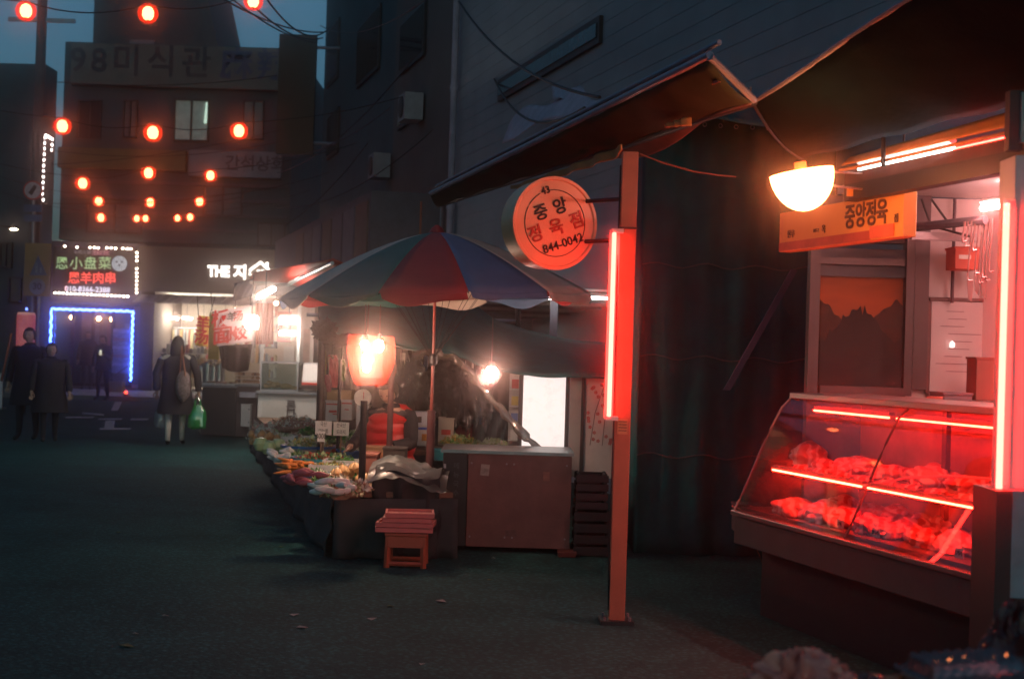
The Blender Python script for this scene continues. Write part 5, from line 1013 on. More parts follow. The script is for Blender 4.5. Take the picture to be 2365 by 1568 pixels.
banner([(490, 719), (580, 706), (584, 788), (501, 800)], 23.9, bwh, 'white cloth banner with large red chinese noodle and dumpling lettering', [('板', 508, 738, .30, red_ink, .025), ('面', 511, 777, .31, red_ink, .025), ('羊', 536, 733, .17, ink, .02), ('汤', 550, 731, .18, red_ink, .02), ('水', 533, 773, .25, red_ink, .03), ('饺', 555, 771, .25, red_ink, .03)])
banner([(458, 728), (484, 731), (479, 801), (450, 797)], 24.0, mat('banner_yellow', (.72, .48, .10), .7, var=.08), 'narrow yellow cloth banner with two red chinese characters', [('羊', 469, 749, .25, red_ink, .025), ('汤', 465, 780, .26, red_ink, .025)])
mm = MB(); boxY(mm, 482, 722, 506, 830, 25.2, .05); tag(obj('yellow_panel', mm, mat('mustard', (.36, .27, .04), .7, var=.1)), 'mustard yellow upright panel behind the white banner', 'panel')
jk = MB(); P = [onY(506, 798, 24.6), onY(582, 795, 24.6), onY(572, 855, 24.6), onY(515, 850, 24.6)]
jk.grid(lambda u, v: P[0].lerp(P[1], u).lerp(P[3].lerp(P[2], u), v) + Vector((0, .05 * math.sin(u * 16), -.05 * math.sin(u * 3.14) * v)), 26, 8); tag(obj('hanging_cloth', jk, black_cloth, None, True, thick=.03), 'black cloth hanging under the white banner', 'cloth')
ra = T('red_awning', 'small red awning over the snack stall', 'awning', onY(640, 650, 22)); A, B2, C2, D2 = onY(575, 651, 26), onY(664, 652, 22.3), onY(768, 598, 17), onY(586, 630, 27.5)
obj('canopy', MB().grid(lambda u, v: (A.lerp(D2, v)).lerp(B2.lerp(C2, v), u), 10, 10), mat('awning_red', (.55, .06, .04), .7, var=.12, bump=.15), ra, True, thick=.02)
obj('canopy_side', MB().grid(lambda u, v: (B2.lerp(C2, u)) + Vector((.25 * v, .1 * v, -.1 * v)), 8, 3), mat('awning_red', (.55, .06, .04)), ra, True, thick=.02)
obj('front_bar', MB().tube([A - UP * .03, B2 - UP * .04], .025, 6), grey_metal, ra); obj('side_bar', MB().tube([B2 - UP * .04, C2 - UP * .05], .025, 6), grey_metal, ra)
mm = MB(); mm.add([onY(668, 650, 22), onY(702, 632, 20), onY(690, 640, 20), onY(664, 655, 22)], [(0, 1, 2, 3)]); obj('end_flap', mm, white_paint, ra, thick=.01)
obj('arm', MB().tube([A - UP * .04, onY(585, 760, 27.5)], .02, 6), grey_metal, ra)
bt = MB(); bt.grid(lambda u, v: onY(540 + 45 * u, 655 + 40 * v - 12 * u, 25.3) + Vector((0, .04 * math.sin(u * 9 + v * 5), 0)), 12, 8); tag(obj('blue_cloth', bt, mat('navy', (.03, .045, .09), .8, var=.3), None, True, thick=.01), 'dark navy cloth bunched at the end of the red awning', 'cloth')
# counters
def counter(px0, py0, px1, py1, Y, d, m, label, mtop=None, cat='counter'):
    x0, x1, z0, z1 = rectY(px0, py0, px1, py1, Y); t_ = T('counter', label, cat, ((x0 + x1) / 2, Y, 0)); obj('body', MB().box(((x0 + x1) / 2, Y + d / 2, z1 / 2), (x1 - x0, d, z1 - .04)), m, t_, bev=.005)
    obj('top', MB().box(((x0 + x1) / 2, Y + d / 2 - .02, z1), (x1 - x0 + .06, d + .06, .035)), mtop or grey_metal, t_); return t_, (x0, x1, z1 + .02)
cw, (wx0, wx1, wz1) = counter(594, 907, 731, 1045, 21.5, .8, mat('counter_white', (.60, .58, .54), .5, var=.05), 'white counter with faint black lettering under the glass food case')
for ch, px, py, s_2 in (('론', 672, 938, .17), ('다', 672, 958, .17), ('02-849', 633, 976, .13)): text(ch, s_2, onY(px, py, 21.49), (1, 0, 0), UP, mat('faint_ink', (.10, .09, .09), .6), cw, bold=.02)
obj('print_block', MB().box(onY(637, 945, 21.497), (.42, .004, .25)), mat('faint_block', (.50, .48, .44), .5, var=.1, scale=40), cw)
cd2, _ = counter(466, 892, 545, 990, 24.5, .8, mat('counter_dark', (.045, .05, .055), .5), 'dark steel counter behind the walking woman')
ce, (ex0, ex1, ez1) = counter(546, 890, 592, 990, 24.4, .8, mat('counter_mid', (.13, .10, .10), .6), 'narrow dark counter of bun trays beside the glass case')
cardbox(556, 935, 578, 985, 24.2, .15, foamw, 'white foam carton leaning at the foot of the narrow counter', [(.85, .8, .12, .06, ink), (.85, .2, .12, .06, ink)]); cardbox(553, 908, 590, 918, 24.1, .2, (.5, .5, .55), 'grey flat carton under the bun trays')
gc = T('glass_case', 'glass food case with golden fried snacks on the white counter', 'display case', onY(645, 905, 21.7)); X0, X1, Z0, Z1 = rectY(603, 837, 688, 905, 21.6); Z0 = wz1 + .01; D_ = .6
fm = MB()
for x in (X0, X1):
    for y in (21.6, 21.6 + D_): fm.box((x, y, (Z0 + Z1) / 2), (.02, .02, Z1 - Z0))
    for z in (Z0, Z1): fm.box((x, 21.6 + D_ / 2, z), (.018, D_ - .02, .018))
for y in (21.6, 21.6 + D_):
    for z in (Z0, Z1): fm.box(((X0 + X1) / 2, y, z), (X1 - X0 - .02, .018, .018))
obj('frame', fm, grey_metal, gc); cg = glass('case_glass', (.80, .90, .88), .14)
obj('front_pane', MB().box(((X0 + X1) / 2, 21.6, (Z0 + Z1) / 2), (X1 - X0 - .03, .006, Z1 - Z0 - .03)), cg, gc); obj('top_pane', MB().box(((X0 + X1) / 2, 21.6 + D_ / 2, Z1), (X1 - X0 - .03, D_ - .03, .006)), cg, gc); obj('side_pane', MB().box((X1, 21.6 + D_ / 2, (Z0 + Z1) / 2), (.006, D_ - .03, Z1 - Z0 - .03)), cg, gc); obj('side_pane', MB().box((X0, 21.6 + D_ / 2, (Z0 + Z1) / 2), (.006, D_ - .03, Z1 - Z0 - .03)), cg, gc)
random.seed(31); fry = mat('fried', (.55, .26, .07), .6, var=.3, scale=30, bump=.3)
for i in range(34):
    u = random.random(); c = Vector((X0 + .06 + (X1 - X0 - .12) * u, 21.66 + random.random() * .4, Z0 + .03 + .1 * (1 - u) * random.random())); tag(obj('fried_snack', MB().blob(c, (.05, .04, .028), i, .3, 2), fry, None, True), 'golden fried snack heaped in the glass food case', 'snack', 'fried snacks in the glass case')
mc = T('meat_case', 'white rounded chiller with red base stripe right of the glass case', 'display case', onY(712, 905, 21.7)); X0, X1, Z0, Z1 = rectY(694, 838, 733, 903, 21.65); X0 += .02
obj('body', MB().prism([(X0, 21.65, Z0 + .03), (X0, 21.65, Z0 + .16), (X0, 21.75, Z1 - .02), (X0, 21.85, Z1), (X0, 22.3, Z1), (X0, 22.3, Z0 + .03)], (X1 - X0, 0, 0)), white_paint, mc, bev=.01); obj('stripe', MB().box(((X0 + X1) / 2, 21.64, Z0 + .11), (X1 - X0, .015, .035)), red_ink, mc); obj('dark_tray', MB().box(((X0 + X1) / 2, 21.63, Z0 + .06), (X1 - X0, .02, .06)), ink, mc)
# buns, pots and trays
bun = mat('bun', (.42, .22, .12), .6, var=.4, scale=20)
random.seed(8)
for i in range(30):
    px = 548 + (i % 10) * 5.2; row = i // 10; c = onY(px, 884 - row * 8, 24.5 + row * .12); c.z = ez1 + .04 + row * .062; tag(obj('skewered_bun', MB().blob(c, (.045, .045, .035), i, .12, 2), [bun, mat('bun_dark', (.12, .05, .035), .6), mat('bun_pale', (.6, .45, .33), .6)][random.choice((0, 0, 1, 2))], None, True), 'small round brown bun stacked on the narrow counter', 'bun', 'buns stacked on the narrow counter')
for i, (px, r, h) in enumerate(((461, .10, .28), (476, .11, .34), (490, .11, .30), (503, .09, .33))):
    q = onY(px, 870, 24.9); z = onY(505, 892, 24.5).z + .02; t_ = T('steel_pot', 'tall steel pot on the dark counter, %s in the row' % ('first from the left', 'second from the left', 'second from the right', 'last at right')[i], 'pot', (q.x, q.y + .15, z)); obj('body', MB().lathe([(.001, 0), (r, 0), (r, h), (r * 1.06, h), (r * 1.06, h + .01), (r * .2, h + .05), (.001, h + .05)], (q.x, q.y + .15, z), 20), mat('steel', (.55, .56, .56), .25, .9), t_, True); obj('knob', MB().blob((q.x, q.y + .15, z + h + .065), (.02, .02, .015), 0, 0, 1), ink, t_)
for i, (px, kk) in enumerate(((482, 'brown'), (512, 'pink'), (530, 'brown'))):
    z = onY(505, 892, 24.5).z + .02; q = onY(px, 880, 24.55); t_ = T('food_tray', 'white tray of %s snacks on the dark counter, %s' % (kk, ('left', 'middle', 'right')[i]), 'tray', (q.x, 24.6, z)); obj('tray', MB().box((q.x, 24.62, z + .015), (.2, .2, .03)), white_paint, t_)
    random.seed(i)
    for k in range(10): obj('snack', MB().blob((q.x + random.uniform(-.08, .08), 24.62 + random.uniform(-.07, .07), z + .045), (.03, .03, .022), k, .3, 1), mat('snk_' + kk, LEAF[kk], .6, var=.3), t_, True)

# ================================================================== RIGHT: neon pole, round sign, awnings, butcher
YN = 8.5
q0, q1 = onY(1459, 350, YN), onY(1422, 1440, YN); xc = (q0.x + q1.x) / 2
np_ = T('neon_pole', 'square orange painted steel pole with upright red neon tube', 'pole', (xc, YN, 0)); polem = mat('pole_paint', (.36, .13, .07), .55, var=.15, scale=6, bump=.08)
obj('post', MB().box((xc, YN + .05, q0.z / 2), (.095, .095, q0.z)), polem, np_, bev=.004)
obj('base_plate', MB().box((xc, YN + .05, .012), (.2, .2, .024)), black_metal, np_)
for a_ in (-.075, .075):
    for b_ in (-.075, .075): obj('anchor_bolt', MB().tube([(xc + a_, YN + .05 + b_, .024), (xc + a_, YN + .05 + b_, .045)], .009, 6), grey_metal, np_)
obj('cable', MB().tube([(xc - .05, YN + .10, 2.75), (xc - .058, YN + .02, 2.2), (xc - .053, YN - .0, 1.15), (xc - .056, YN + .02, .4), (xc - .05, YN + .03, .08)], .006, 6), ink, np_)
obj('label', MB().box((xc + .0, YN - .001, onY(1440, 985, YN).z), (.06, .004, .09)), mat('label_tan', (.5, .3, .15), .6), np_)
for i in range(4): obj('label_line', MB().box((xc, YN - .004, onY(1440, 985, YN).z + .03 - i * .018), (.05, .003, .005)), ink, np_)
obj('wire_tie', MB().box((xc, YN + .045, onY(1455, 527, YN).z), (.105, .105, .012)), ink, np_)
a, b = onY(1419, 537, YN - .06), onY(1406, 962, YN - .06); xt = (a.x + b.x) / 2
nt1 = T('neon_tube', 'upright red neon tube fixed to the left of the orange pole', 'lamp', (xt, YN - .06, b.z), 'red neon tubes'); obj('tube', MB().tube([(xt, YN - .06, b.z), (xt, YN - .06, a.z)], .013, 12), red_tube, nt1)
obj('batten', MB().box((xt + .035, YN + .03, (a.z + b.z) / 2), (.115, .03, a.z - b.z + .04)), white_paint, nt1)  # batten widened so its red-lit face stands in for the tube's glow
for z in (a.z + .01, b.z - .01): obj('holder', MB().box((xt + .02, YN - .04, z), (.07, .06, .025)), white_paint, nt1)
# round sign
cs = onY(1280, 516, 8.75); rs_ = T('round_shop_sign', 'round orange drum sign with black korean lettering and phone number', 'sign', cs)
nx = Matrix.Rotation(R_(24), 3, 'Z') @ Matrix.Rotation(R_(90), 3, 'X'); rr = .275; drm = mat('drum_face', (.72, .40, .22), .4, var=.08, scale=4)
obj('drum', MB().lathe([(.001, -.19), (rr, -.19), (rr, -.005), (rr + .012, 0), (rr + .012, .02), (rr - .005, .02), (rr - .012, .01), (.001, .01)], cs, 48, nx), [drm], rs_, True)
nrm = nx @ Vector((0, 0, 1)); tl = R_(20); hx = (nx @ Vector((math.cos(tl), math.sin(tl), 0))); hu = (nx @ Vector((-math.sin(tl), math.cos(tl), 0)))
if nrm.y > 0: nrm = -nrm
def on_disc(u, v): return cs + hx * u + hu * v + nrm * .012
rg = []
for i in range(41):
    a = R_(100 - 0) - R_(340) * i / 40 - R_(18); rg.append(on_disc(math.cos(a) * .205, math.sin(a) * .205))
obj('ring_line', MB().tube(rg, .0028, 5), ink, rs_)
text('43', .062, on_disc(0, .208), hx, hu, ink, rs_, bold=.02); text('중 앙', .105, on_disc(-.005, .085), hx, hu, ink, rs_, bold=.022, spacing=1.1); text('정 육 점', .11, on_disc(.0, -.03), hx, hu, mat('red_letter', (.42, .05, .03), .6), rs_, bold=.02, spacing=1.15); text('844-0042', .075, on_disc(.012, -.135), hx, hu, ink, rs_, bold=.01)
obj('arm', MB().tube([cs + Vector((.2, .08, .15)), (xc, YN + .11, cs.z + .15)], .014, 6), black_metal, rs_); obj('arm', MB().tube([cs + Vector((.2, .08, -.1)), (xc, YN + .11, cs.z - .1)], .014, 6), black_metal, rs_)
# street awning on the pole
aw1 = T('street_awning', 'long brown tarpaulin awning running down the street above the parasol', 'awning', st(3.1, 10, 2.9))
O0, O1 = onL(995, 452, 2.95), onL(1640, 137, 2.95); I0, I1 = onL(1012, 476, 3.22), onL(1742, 237, 3.30)
obj('tarpaulin', MB().grid(lambda u, v: O0.lerp(O1, u).lerp(I0.lerp(I1, u), v) - UP * (.03 * math.sin(math.pi * v) + .008 * math.sin(u * 45)), 60, 8), brown_tarp, aw1, True, thick=.006)
obj('gutter', MB().tube([O0 + UP * .02, O1 + UP * .02], .022, 8), mat('gutter', (.16, .2, .27), .5, .2), aw1); obj('gutter', MB().tube([O0 + UP * .09 + SR * .05, O1 + UP * .09 + SR * .05], .014, 8), mat('gutter', (.16, .2, .27)), aw1)
obj('end_rafter', MB().tube([O1 + UP * .01, I1 + UP * .01], .02, 8), mat('gutter', (.16, .2, .27)), aw1)
for i in range(7):
    u = .05 + i * .14; obj('rafter', MB().tube([O0.lerp(O1, u) + UP * .03, I0.lerp(I1, u) + UP * .03], .016, 6), black_metal, aw1)
obj('inner_rail', MB().tube([I0, I1], .02, 8), black_metal, aw1)
def flapfn(u, v):
    px = 1180 + (1442 - 1180) * u; py = 433 + (338 - 433) * (u ** 1.15); L = 3.2
    d = (8 + 16 * u * (1 - (2 * u - 1.05) ** 8 if u > .8 else 1)) * v; return onL(px, py + d - 4, L) + SR * .02 * math.sin(u * 30)
obj('loose_hem', MB().grid(flapfn, 40, 4), orange_tarp, aw1, True, thick=.01)
obj('loose_hem', MB().grid(lambda u, v: onL(1535 + 55 * u, 289 - 18 * u + (6 + 14 * u) * v, 3.15) + SR * .02 * math.sin(u * 20), 14, 4), orange_tarp, aw1, True, thick=.01)
obj('underside_sheet', MB().grid(lambda u, v: onL(1565 + 170 * u, 292 - 50 * u - 40 * (1 - v) * math.sin(min(1, u * 1.6) * 1.57), 3.28), 20, 5), mat('dusty_brown', (.24, .16, .13), .7, var=.2, bump=.2), aw1, True, thick=.006)
for (px, py, w_, h_) in ((1648, 170, 9, 10), (1655, 190, 20, 12)):
    obj('red_patch', MB().add([onL(px - w_ / 2, py + h_ / 2, 3.05), onL(px + w_ / 2, py, 3.05), onL(px - w_ / 4, py - h_ / 2, 3.05)], [(0, 1, 2)]), mat('patch_red', (.55, .10, .05), .6), aw1, thick=.004)
obj('support', MB().tube([I0.lerp(I1, .02), I0.lerp(I1, .02) - UP * .45], .015, 6), grey_metal, aw1); obj('support', MB().tube([O0 - SD * -.4 - UP * .02, O0 - SD * -.4 - UP * .5], .012, 6), rust, aw1)
lowt = T('low_tarpaulin', 'orange brown tarpaulin edge glowing under the awning above the pole', 'tarpaulin', onL(1560, 330, 3.7))
obj('sheet', MB().grid(lambda u, v: onL(1395 + 240 * u, 360 - 85 * u + (2 + 34 * math.sin(math.pi * min(1, u * 1.05)) ** 1) * v, 3.6 + .1 * v), 24, 6), mat('dull_orange', (.20, .08, .04), .7, var=.25, bump=.2), lowt, True, thick=.008)
tag(obj('loose_cord', MB().tube([onY(a, b, 8.3) for a, b in ((1478, 356), (1530, 376), (1600, 396), (1660, 405), (1700, 409))], .005, 5), mat('cord_brown', (.2, .09, .06), .6)), 'thin sagging cord from the pole to the big lamp', 'cord')
# dark sheet added for the shade in the passage between pole and butcher
cs_ = T('passage_shade_sheet', 'dark sheet added for the shaded passage between the pole and the butcher', 'stall', (onY(1660, 784, 11.6).x, 11.6, 0))
xa, xb = onY(1478, 800, 11.6).x, onY(1930, 800, 11.6).x
def wrap(u, v):
    q = Vector((xa + (xb - xa) * u, 11.6 + .10 * noise.noise(Vector((u * 5, v * 4, 0))) + .03 * math.sin(u * 34), 3.62 * v)); return q
obj('tarpaulin', MB().grid(wrap, 60, 24), dark_tarp, cs_, True, thick=.01); obj('roof_sheet', MB().grid(lambda u, v: Vector((xa - .1 + (xb - xa + .3) * u, 11.6 - .75 * (1 - v) , 3.6 + .12 * v + .04 * math.sin(u * 9) - .18 * (1 - v))), 20, 4), dark_tarp, cs_, True, thick=.01)  # tarpaulin here is the added sheet for the shaded passage
obj('shade_side_sheet', MB().grid(lambda u, v: Vector((xa, 11.6 + 2.5 * u, 3.62 * v)), 10, 8), dark_tarp, cs_, True, thick=.01)
for z_ in (.8, 1.6, 2.35): obj('rope', MB().tube([wrap(i / 24, z_ / 3.62) + Vector((0, -.025, .02 * math.sin(i))) for i in range(25)], .006, 5), mat('rope', (.10, .11, .10), .8), cs_)  # ropes made only for the added shade sheet
for i in range(12): obj('shade_sheet_eyelet', MB().lathe([(.012, -.002), (.02, 0), (.012, .002)], wrap((i + .5) / 12, .965) + Vector((0, -.02, 0)), 10, Matrix.Rotation(R_(90), 3, 'X')), grey_metal, cs_)
tag(obj('leaning_strip', MB().prism([onY(1828, 622, 10.6), onY(1842, 625, 10.6), onY(1686, 902, 10.6), onY(1672, 900, 10.6)], (0, .04, 0)), mat('bluish_strip', (.05, .055, .10), .6)), 'bluish plank leaning against the dark sheet', 'plank')
# butcher: far wall, window, ceiling
YW = 9.55; xw0 = onY(1868, 800, YW).x; ZC = 2.72
bu = T('butcher_shop', 'butcher shop room with pinkish white walls open to the street', 'shop', st(5.2, 7.2, 0)); wallp = mat('butcher_wall', (.70, .58, .55), .6, var=.05, scale=2)
xw1 = onY(2100, 700, YW).x; xw2 = 4.9
obj('far_wall', MB().box(((xw1 + xw2) / 2, YW + .05, ZC / 2), (xw2 - xw1, .1, ZC)), wallp, bu)
Lb = 5.7
obj('back_wall', boxS(MB(), Lb, Lb + .1, tof(Vector((3.9, YW, 0))) - 7.0, tof(Vector((3.9, YW, 0))) + .3, 0, ZC), wallp, bu)
Lf = 4.05
cf = st(Lf, 0, 0); farT = 9.0
obj('ceiling', MB().prism([Vector((xw1 - .5, YW + .02, ZC + .01)), Vector((xw2, YW + .02, ZC + .01)), st(Lb, 3.6, ZC + .01), st(Lf, 3.6, ZC + .01)], (0, 0, .05)), white_paint, bu)
obj('floor', MB().prism([Vector((xw1 - .2, YW + .02, .07)), Vector((xw2, YW + .02, .07)), st(Lb, 3.6, .07), st(Lf + .3, 3.6, .07)], (0, 0, .03)), concrete, bu)
# window part of the far wall with landscape print
X0, X1, Z0, Z1 = rectY(1868, 560, 2112, 915, YW)
wl = MB(); obj('window_base', MB().box(((X0 + X1) / 2, YW + .05, Z0 / 2), (X1 - X0, .1, Z0)), mat('base_dark', (.06, .05, .05), .7), bu); obj('window_head', MB().box(((X0 + X1) / 2, YW + .05, (Z1 + ZC) / 2), (X1 - X0, .1, ZC - Z1)), mat('head_dark', (.10, .07, .07), .7), bu)
frm = mat('alu_frame', (.10, .065, .062), .45, .4, var=.1); wf = MB()
for (a, c_, b, e) in ((1868, 560, 1893, 915), (2092, 445, 2112, 915), (2112, 445, 2146, 900), (1893, 596, 2092, 612), (1893, 893, 2092, 915)):
    x_0, x_1, z_0, z_1 = rectY(a, c_, b, e, YW - .05); wf.box(((x_0 + x_1) / 2, YW - .0, (z_0 + z_1) / 2), (x_1 - x_0 - .003, .1 if a != 1893 else .094, z_1 - z_0))
obj('window_frame', wf, frm, bu)
x_0, x_1, z_0, z_1 = rectY(1893, 612, 2092, 893, YW)
lp_ = T('landscape_print', 'dark landscape picture of hills under an amber sky behind the butcher window', 'picture', ((x_0 + x_1) / 2, YW, z_0)); obj('sky_area', MB().box(((x_0 + x_1) / 2, YW + .03, (z_0 + z_1) / 2), (x_1 - x_0, .01, z_1 - z_0)), mat('print_sky', (.42, .075, .010), .8, var=.25, scale=2, stretch=(1, 1, 3), spec=.05), lp_)
def hills(h, amp, sd, col, y, nm, rough=1.0):
    pts = [(x_0, y, z_0)] + [(x_0 + (x_1 - x_0) * i / 40, y, z_0 + (z_1 - z_0) * (h + amp * math.sin(i * .16 + sd) + amp * .5 * noise.noise(Vector((i * .35 * rough, sd, 0))))) for i in range(41)] + [(x_1, y, z_0)]
    obj(nm, MB().prism([Vector(p) for p in pts], (0, .006, 0)), mat(nm + str(sd), col, .9, var=.5, scale=14, spec=.03), lp_)
hills(.60, .11, 1.9, (.07, .016, .004), YW + .022, 'hill_area'); hills(.50, .14, 4.9, (.020, .007, .003), YW + .014, 'hill_area', 2.5); hills(.2, .05, 2.2, (.010, .006, .003), YW + .006, 'bush_area', 4)
obj('glass', MB().box(((x_0 + x_1) / 2, YW - .02, (z_0 + z_1) / 2), (x_1 - x_0, .005, z_1 - z_0)), mat('clear_varnish', (.9, .9, .9), .9, alpha=.03, spec=.0), lp_); 
x_0, x_1, z_0, z_1 = rectY(1893, 575, 2092, 640, YW); obj('dark_band', MB().box(((x_0 + x_1) / 2, YW - .01, (z_0 + z_1) / 2), (x_1 - x_0, .012, z_1 - z_0)), mat('band_dk', (.06, .045, .05), .6), lp_)
# whiteboard
x_0, x_1, z_0, z_1 = rectY(2146, 692, 2284, 914, YW - .06)
wbd = T('whiteboard', 'framed whiteboard hanging on the pink wall of the butcher', 'whiteboard', ((x_0 + x_1) / 2, YW - .06, z_0)); obj('board', MB().box(((x_0 + x_1) / 2, YW - .035, (z_0 + z_1) / 2), (x_1 - x_0 - .03, .015, z_1 - z_0 - .03)), mat('board_face', (.62, .47, .45), .3, var=.05), wbd)
fmb = MB()
for (xx, zz_, a, b) in (((x_0 + x_1) / 2, z_0, x_1 - x_0, .025), ((x_0 + x_1) / 2, z_1, x_1 - x_0, .025), (x_0, (z_0 + z_1) / 2, .025, z_1 - z_0 - .03), (x_1, (z_0 + z_1) / 2, .025, z_1 - z_0 - .03)): fmb.box((xx, YW - .035, zz_), (a, .03, b))
obj('frame', fmb, mat('frame_brown', (.16, .07, .06), .5), wbd, bev=.004)
random.seed(4)
for i in range(9): obj('written_line', MB().box(((x_0 + x_1) / 2 + random.uniform(-.05, .05), YW - .044, z_1 - .08 - i * .05), (random.uniform(.1, .25), .002, .006)), mat('pen', (.35, .2, .2), .6), wbd)
obj('magnet', MB().blob(onY(2199, 797, YW - .06), (.02, .012, .03), 0, 0, 1), glow('mag_glint', (1, .8, .75), 1.0), wbd)  # bright glint of the magnet is put in as emission
post(2198, 2206, 460, 700, YW - .12, mat('dark_rod', (.06, .03, .035), .5), 'dark upright rod before the pink butcher wall', onY(2202, 700, YW - .12).z, 'wall_rod')
# rail with hooks and tools
rl = T('hook_rail', 'black rail with hanging meat hooks and knives in the butcher shop', 'rail', onY(2230, 530, 8.9)); hk = mat('hook_steel', (.28, .12, .11), .35, .8)
obj('rail', MB().tube([onY(2105, 526, 9.1), onY(2276, 508, 8.6)], .028, 8), mat('rail_dk', (.06, .04, .05), .4), rl); obj('shelf_bar', MB().box(onY(2180, 547, 9.0), (.42, .05, .05)), mat('bar_grey', (.45, .34, .34), .5), rl)
obj('bracket', MB().tube([onY(2128, 460, 9.1), onY(2150, 522, 9.1), onY(2240, 546, 8.8)], .008, 5), ink, rl); obj('bracket', MB().tube([onY(2150, 460, 9.1), onY(2190, 515, 9.1)], .008, 5), ink, rl)
for i in range(9):
    px = 2228 + i * 8; a = onY(px, 512 - i * .8, 8.65); ln = (.10, .13, .34, .16, .3, .36, .33, .35, .3)[i]
    obj('hook', MB().tube([a, a + Vector((.0, 0, -.05)), a + Vector((-.015, 0, -ln)), a + Vector((-.01, -.01, -ln - .025)), a + Vector((.012, -.01, -ln - .02))], .005 if i % 3 else .008, 6), hk, rl)
    if i in (2, 4, 6): obj('blade', MB().prism([a + Vector((-.02, -.003, -ln - .02)), a + Vector((.02, -.003, -ln - .02)), a + Vector((.014, -.003, -ln - .16)), a + Vector((-.01, -.003, -ln - .13))], (0, .004, 0)), hk, rl)
cardbox(2206, 575, 2262, 622, 9.2, .2, (.60, .12, .08), 'red box hanging on the pink wall behind the hooks', [(.4, .6, .5, .2, paper)], name='wall_box')
cardbox(2255, 830, 2300, 925, 9.0, .2, (.22, .08, .06), 'dark brown box standing right of the whiteboard', name='wall_box')
cardbox(2180, 912, 2245, 945, 8.8, .3, (.16, .12, .13), 'small black scale box on top of the meat case', name='scale_box')
jr = onY(2158, 938, 8.7); tag(obj('red_cup', MB().lathe([(.001, 0), (.03, 0), (.045, .10), (.05, .12), (.04, .12), (.001, .02)], jr - UP * .06, 14), mat('cup_pink', (.7, .2, .15), .3), None, True), 'small pink red cup standing on the meat case', 'cup')
# meat display case
N1, N0 = onZ(2232, 1318, .65), None
Lc = N1.dot(SR); t1 = tof(N1); t0c = tof(onL(1697, 1165, Lc)); T0, T1 = t1 - .25, t0c
def cc(a, t, z): return st(Lc + a, t, z)
mcase = T('meat_display_case', 'curved glass meat display case glowing red inside', 'display case', cc(.4, (T0 + T1) / 2, 0))
steelr = mat('case_steel', (.20, .16, .15), .4, .5, var=.15); NZ = .65; TZ = 1.36
def cbox(mb, a0_, a1_, t0_, t1_, z0_, z1_): return mb.box(cc((a0_ + a1_) / 2, (t0_ + t1_) / 2, (z0_ + z1_) / 2), (abs(a1_ - a0_), abs(t1_ - t0_), abs(z1_ - z0_)), SROT)
obj('front_rail', cbox(MB(), -.03, .03, T0, T1, NZ - .03, NZ), steelr, mcase, bev=.006); obj('body_panel', cbox(MB(), .0, .9, T0, T1, .44, NZ - .035), mat('case_body', (.05, .06, .055), .5, var=.2), mcase, bev=.005)
obj('plinth', cbox(MB(), .15, .85, T0 + .1, T1 - .1, .0, .435), black_metal, mcase)
obj('end_plate', cbox(MB(), -.02, .9, T0 - .06, T0 - .002, .40, NZ + .05), mat('end_plate', (.22, .17, .17), .5, var=.1), mcase, bev=.005); obj('bolt', MB().lathe([(.001, .0), (.02, 0), (.02, .01), (.001, .012)], cc(.02, T0 - .063, .58), 12, SROT @ Matrix.Rotation(R_(90), 3, 'X')), ink, mcase)
obj('top_shelf', cbox(MB(), .36, .92, T0, T1, TZ, TZ + .04), steelr, mcase, bev=.006); obj('back_panel', cbox(MB(), .88, .92, T0, T1, NZ, TZ - .003), mat('case_back', (.34, .14, .13), .5), mcase)
gprof = [(0, NZ), (.05, .75), (.11, .88), (.17, 1.02), (.24, 1.17), (.31, 1.30), (.37, TZ)]
cgl = glass('case_front_glass', (.93, .93, .93), .05, .02)
def gpt(v, t): x = v * (len(gprof) - 1); i = min(int(x), len(gprof) - 2); f = x - i; a = gprof[i][0] * (1 - f) + gprof[i + 1][0] * f; z = gprof[i][1] * (1 - f) + gprof[i + 1][1] * f; return cc(a - .0, t, z)
mid = (T0 + T1) / 2
for (ta, tb2) in ((T0, mid - .01), (mid + .01, T1)): obj('front_glass', MB().grid(lambda u, v, ta=ta, tb2=tb2: gpt(v, ta + (tb2 - ta) * u), 2, 12), cgl, mcase, True)
for tt in (T0, T1): 
    obj('end_glass', MB().add([cc(a, tt, z) for a, z in gprof] + [cc(.88, tt, TZ), cc(.88, tt, NZ)], [tuple(range(9))]), cgl, mcase); obj('end_trim', MB().tube([gpt(v / 12, tt) for v in range(13)], .009, 6), steelr, mcase)
obj('mid_trim', MB().tube([gpt(v / 12, mid) for v in range(13)], .007, 6), mat('trim_dark', (.06, .03, .03), .5), mcase); obj('mid_post', cbox(MB(), .6, .63, mid - .02, mid + .02, NZ, TZ), mat('trim_dark', (.06, .03, .03)), mcase)
obj('deck', cbox(MB(), .04, .87, T0 + .01, T1 - .01, NZ + .0, NZ + .02), steelr, mcase)
obj('mid_shelf', cbox(MB(), .15, .80, T0 + .02, T1 - .02, .905, .915), glass('shelf_glass', (.8, .8, .8), .1), mcase)
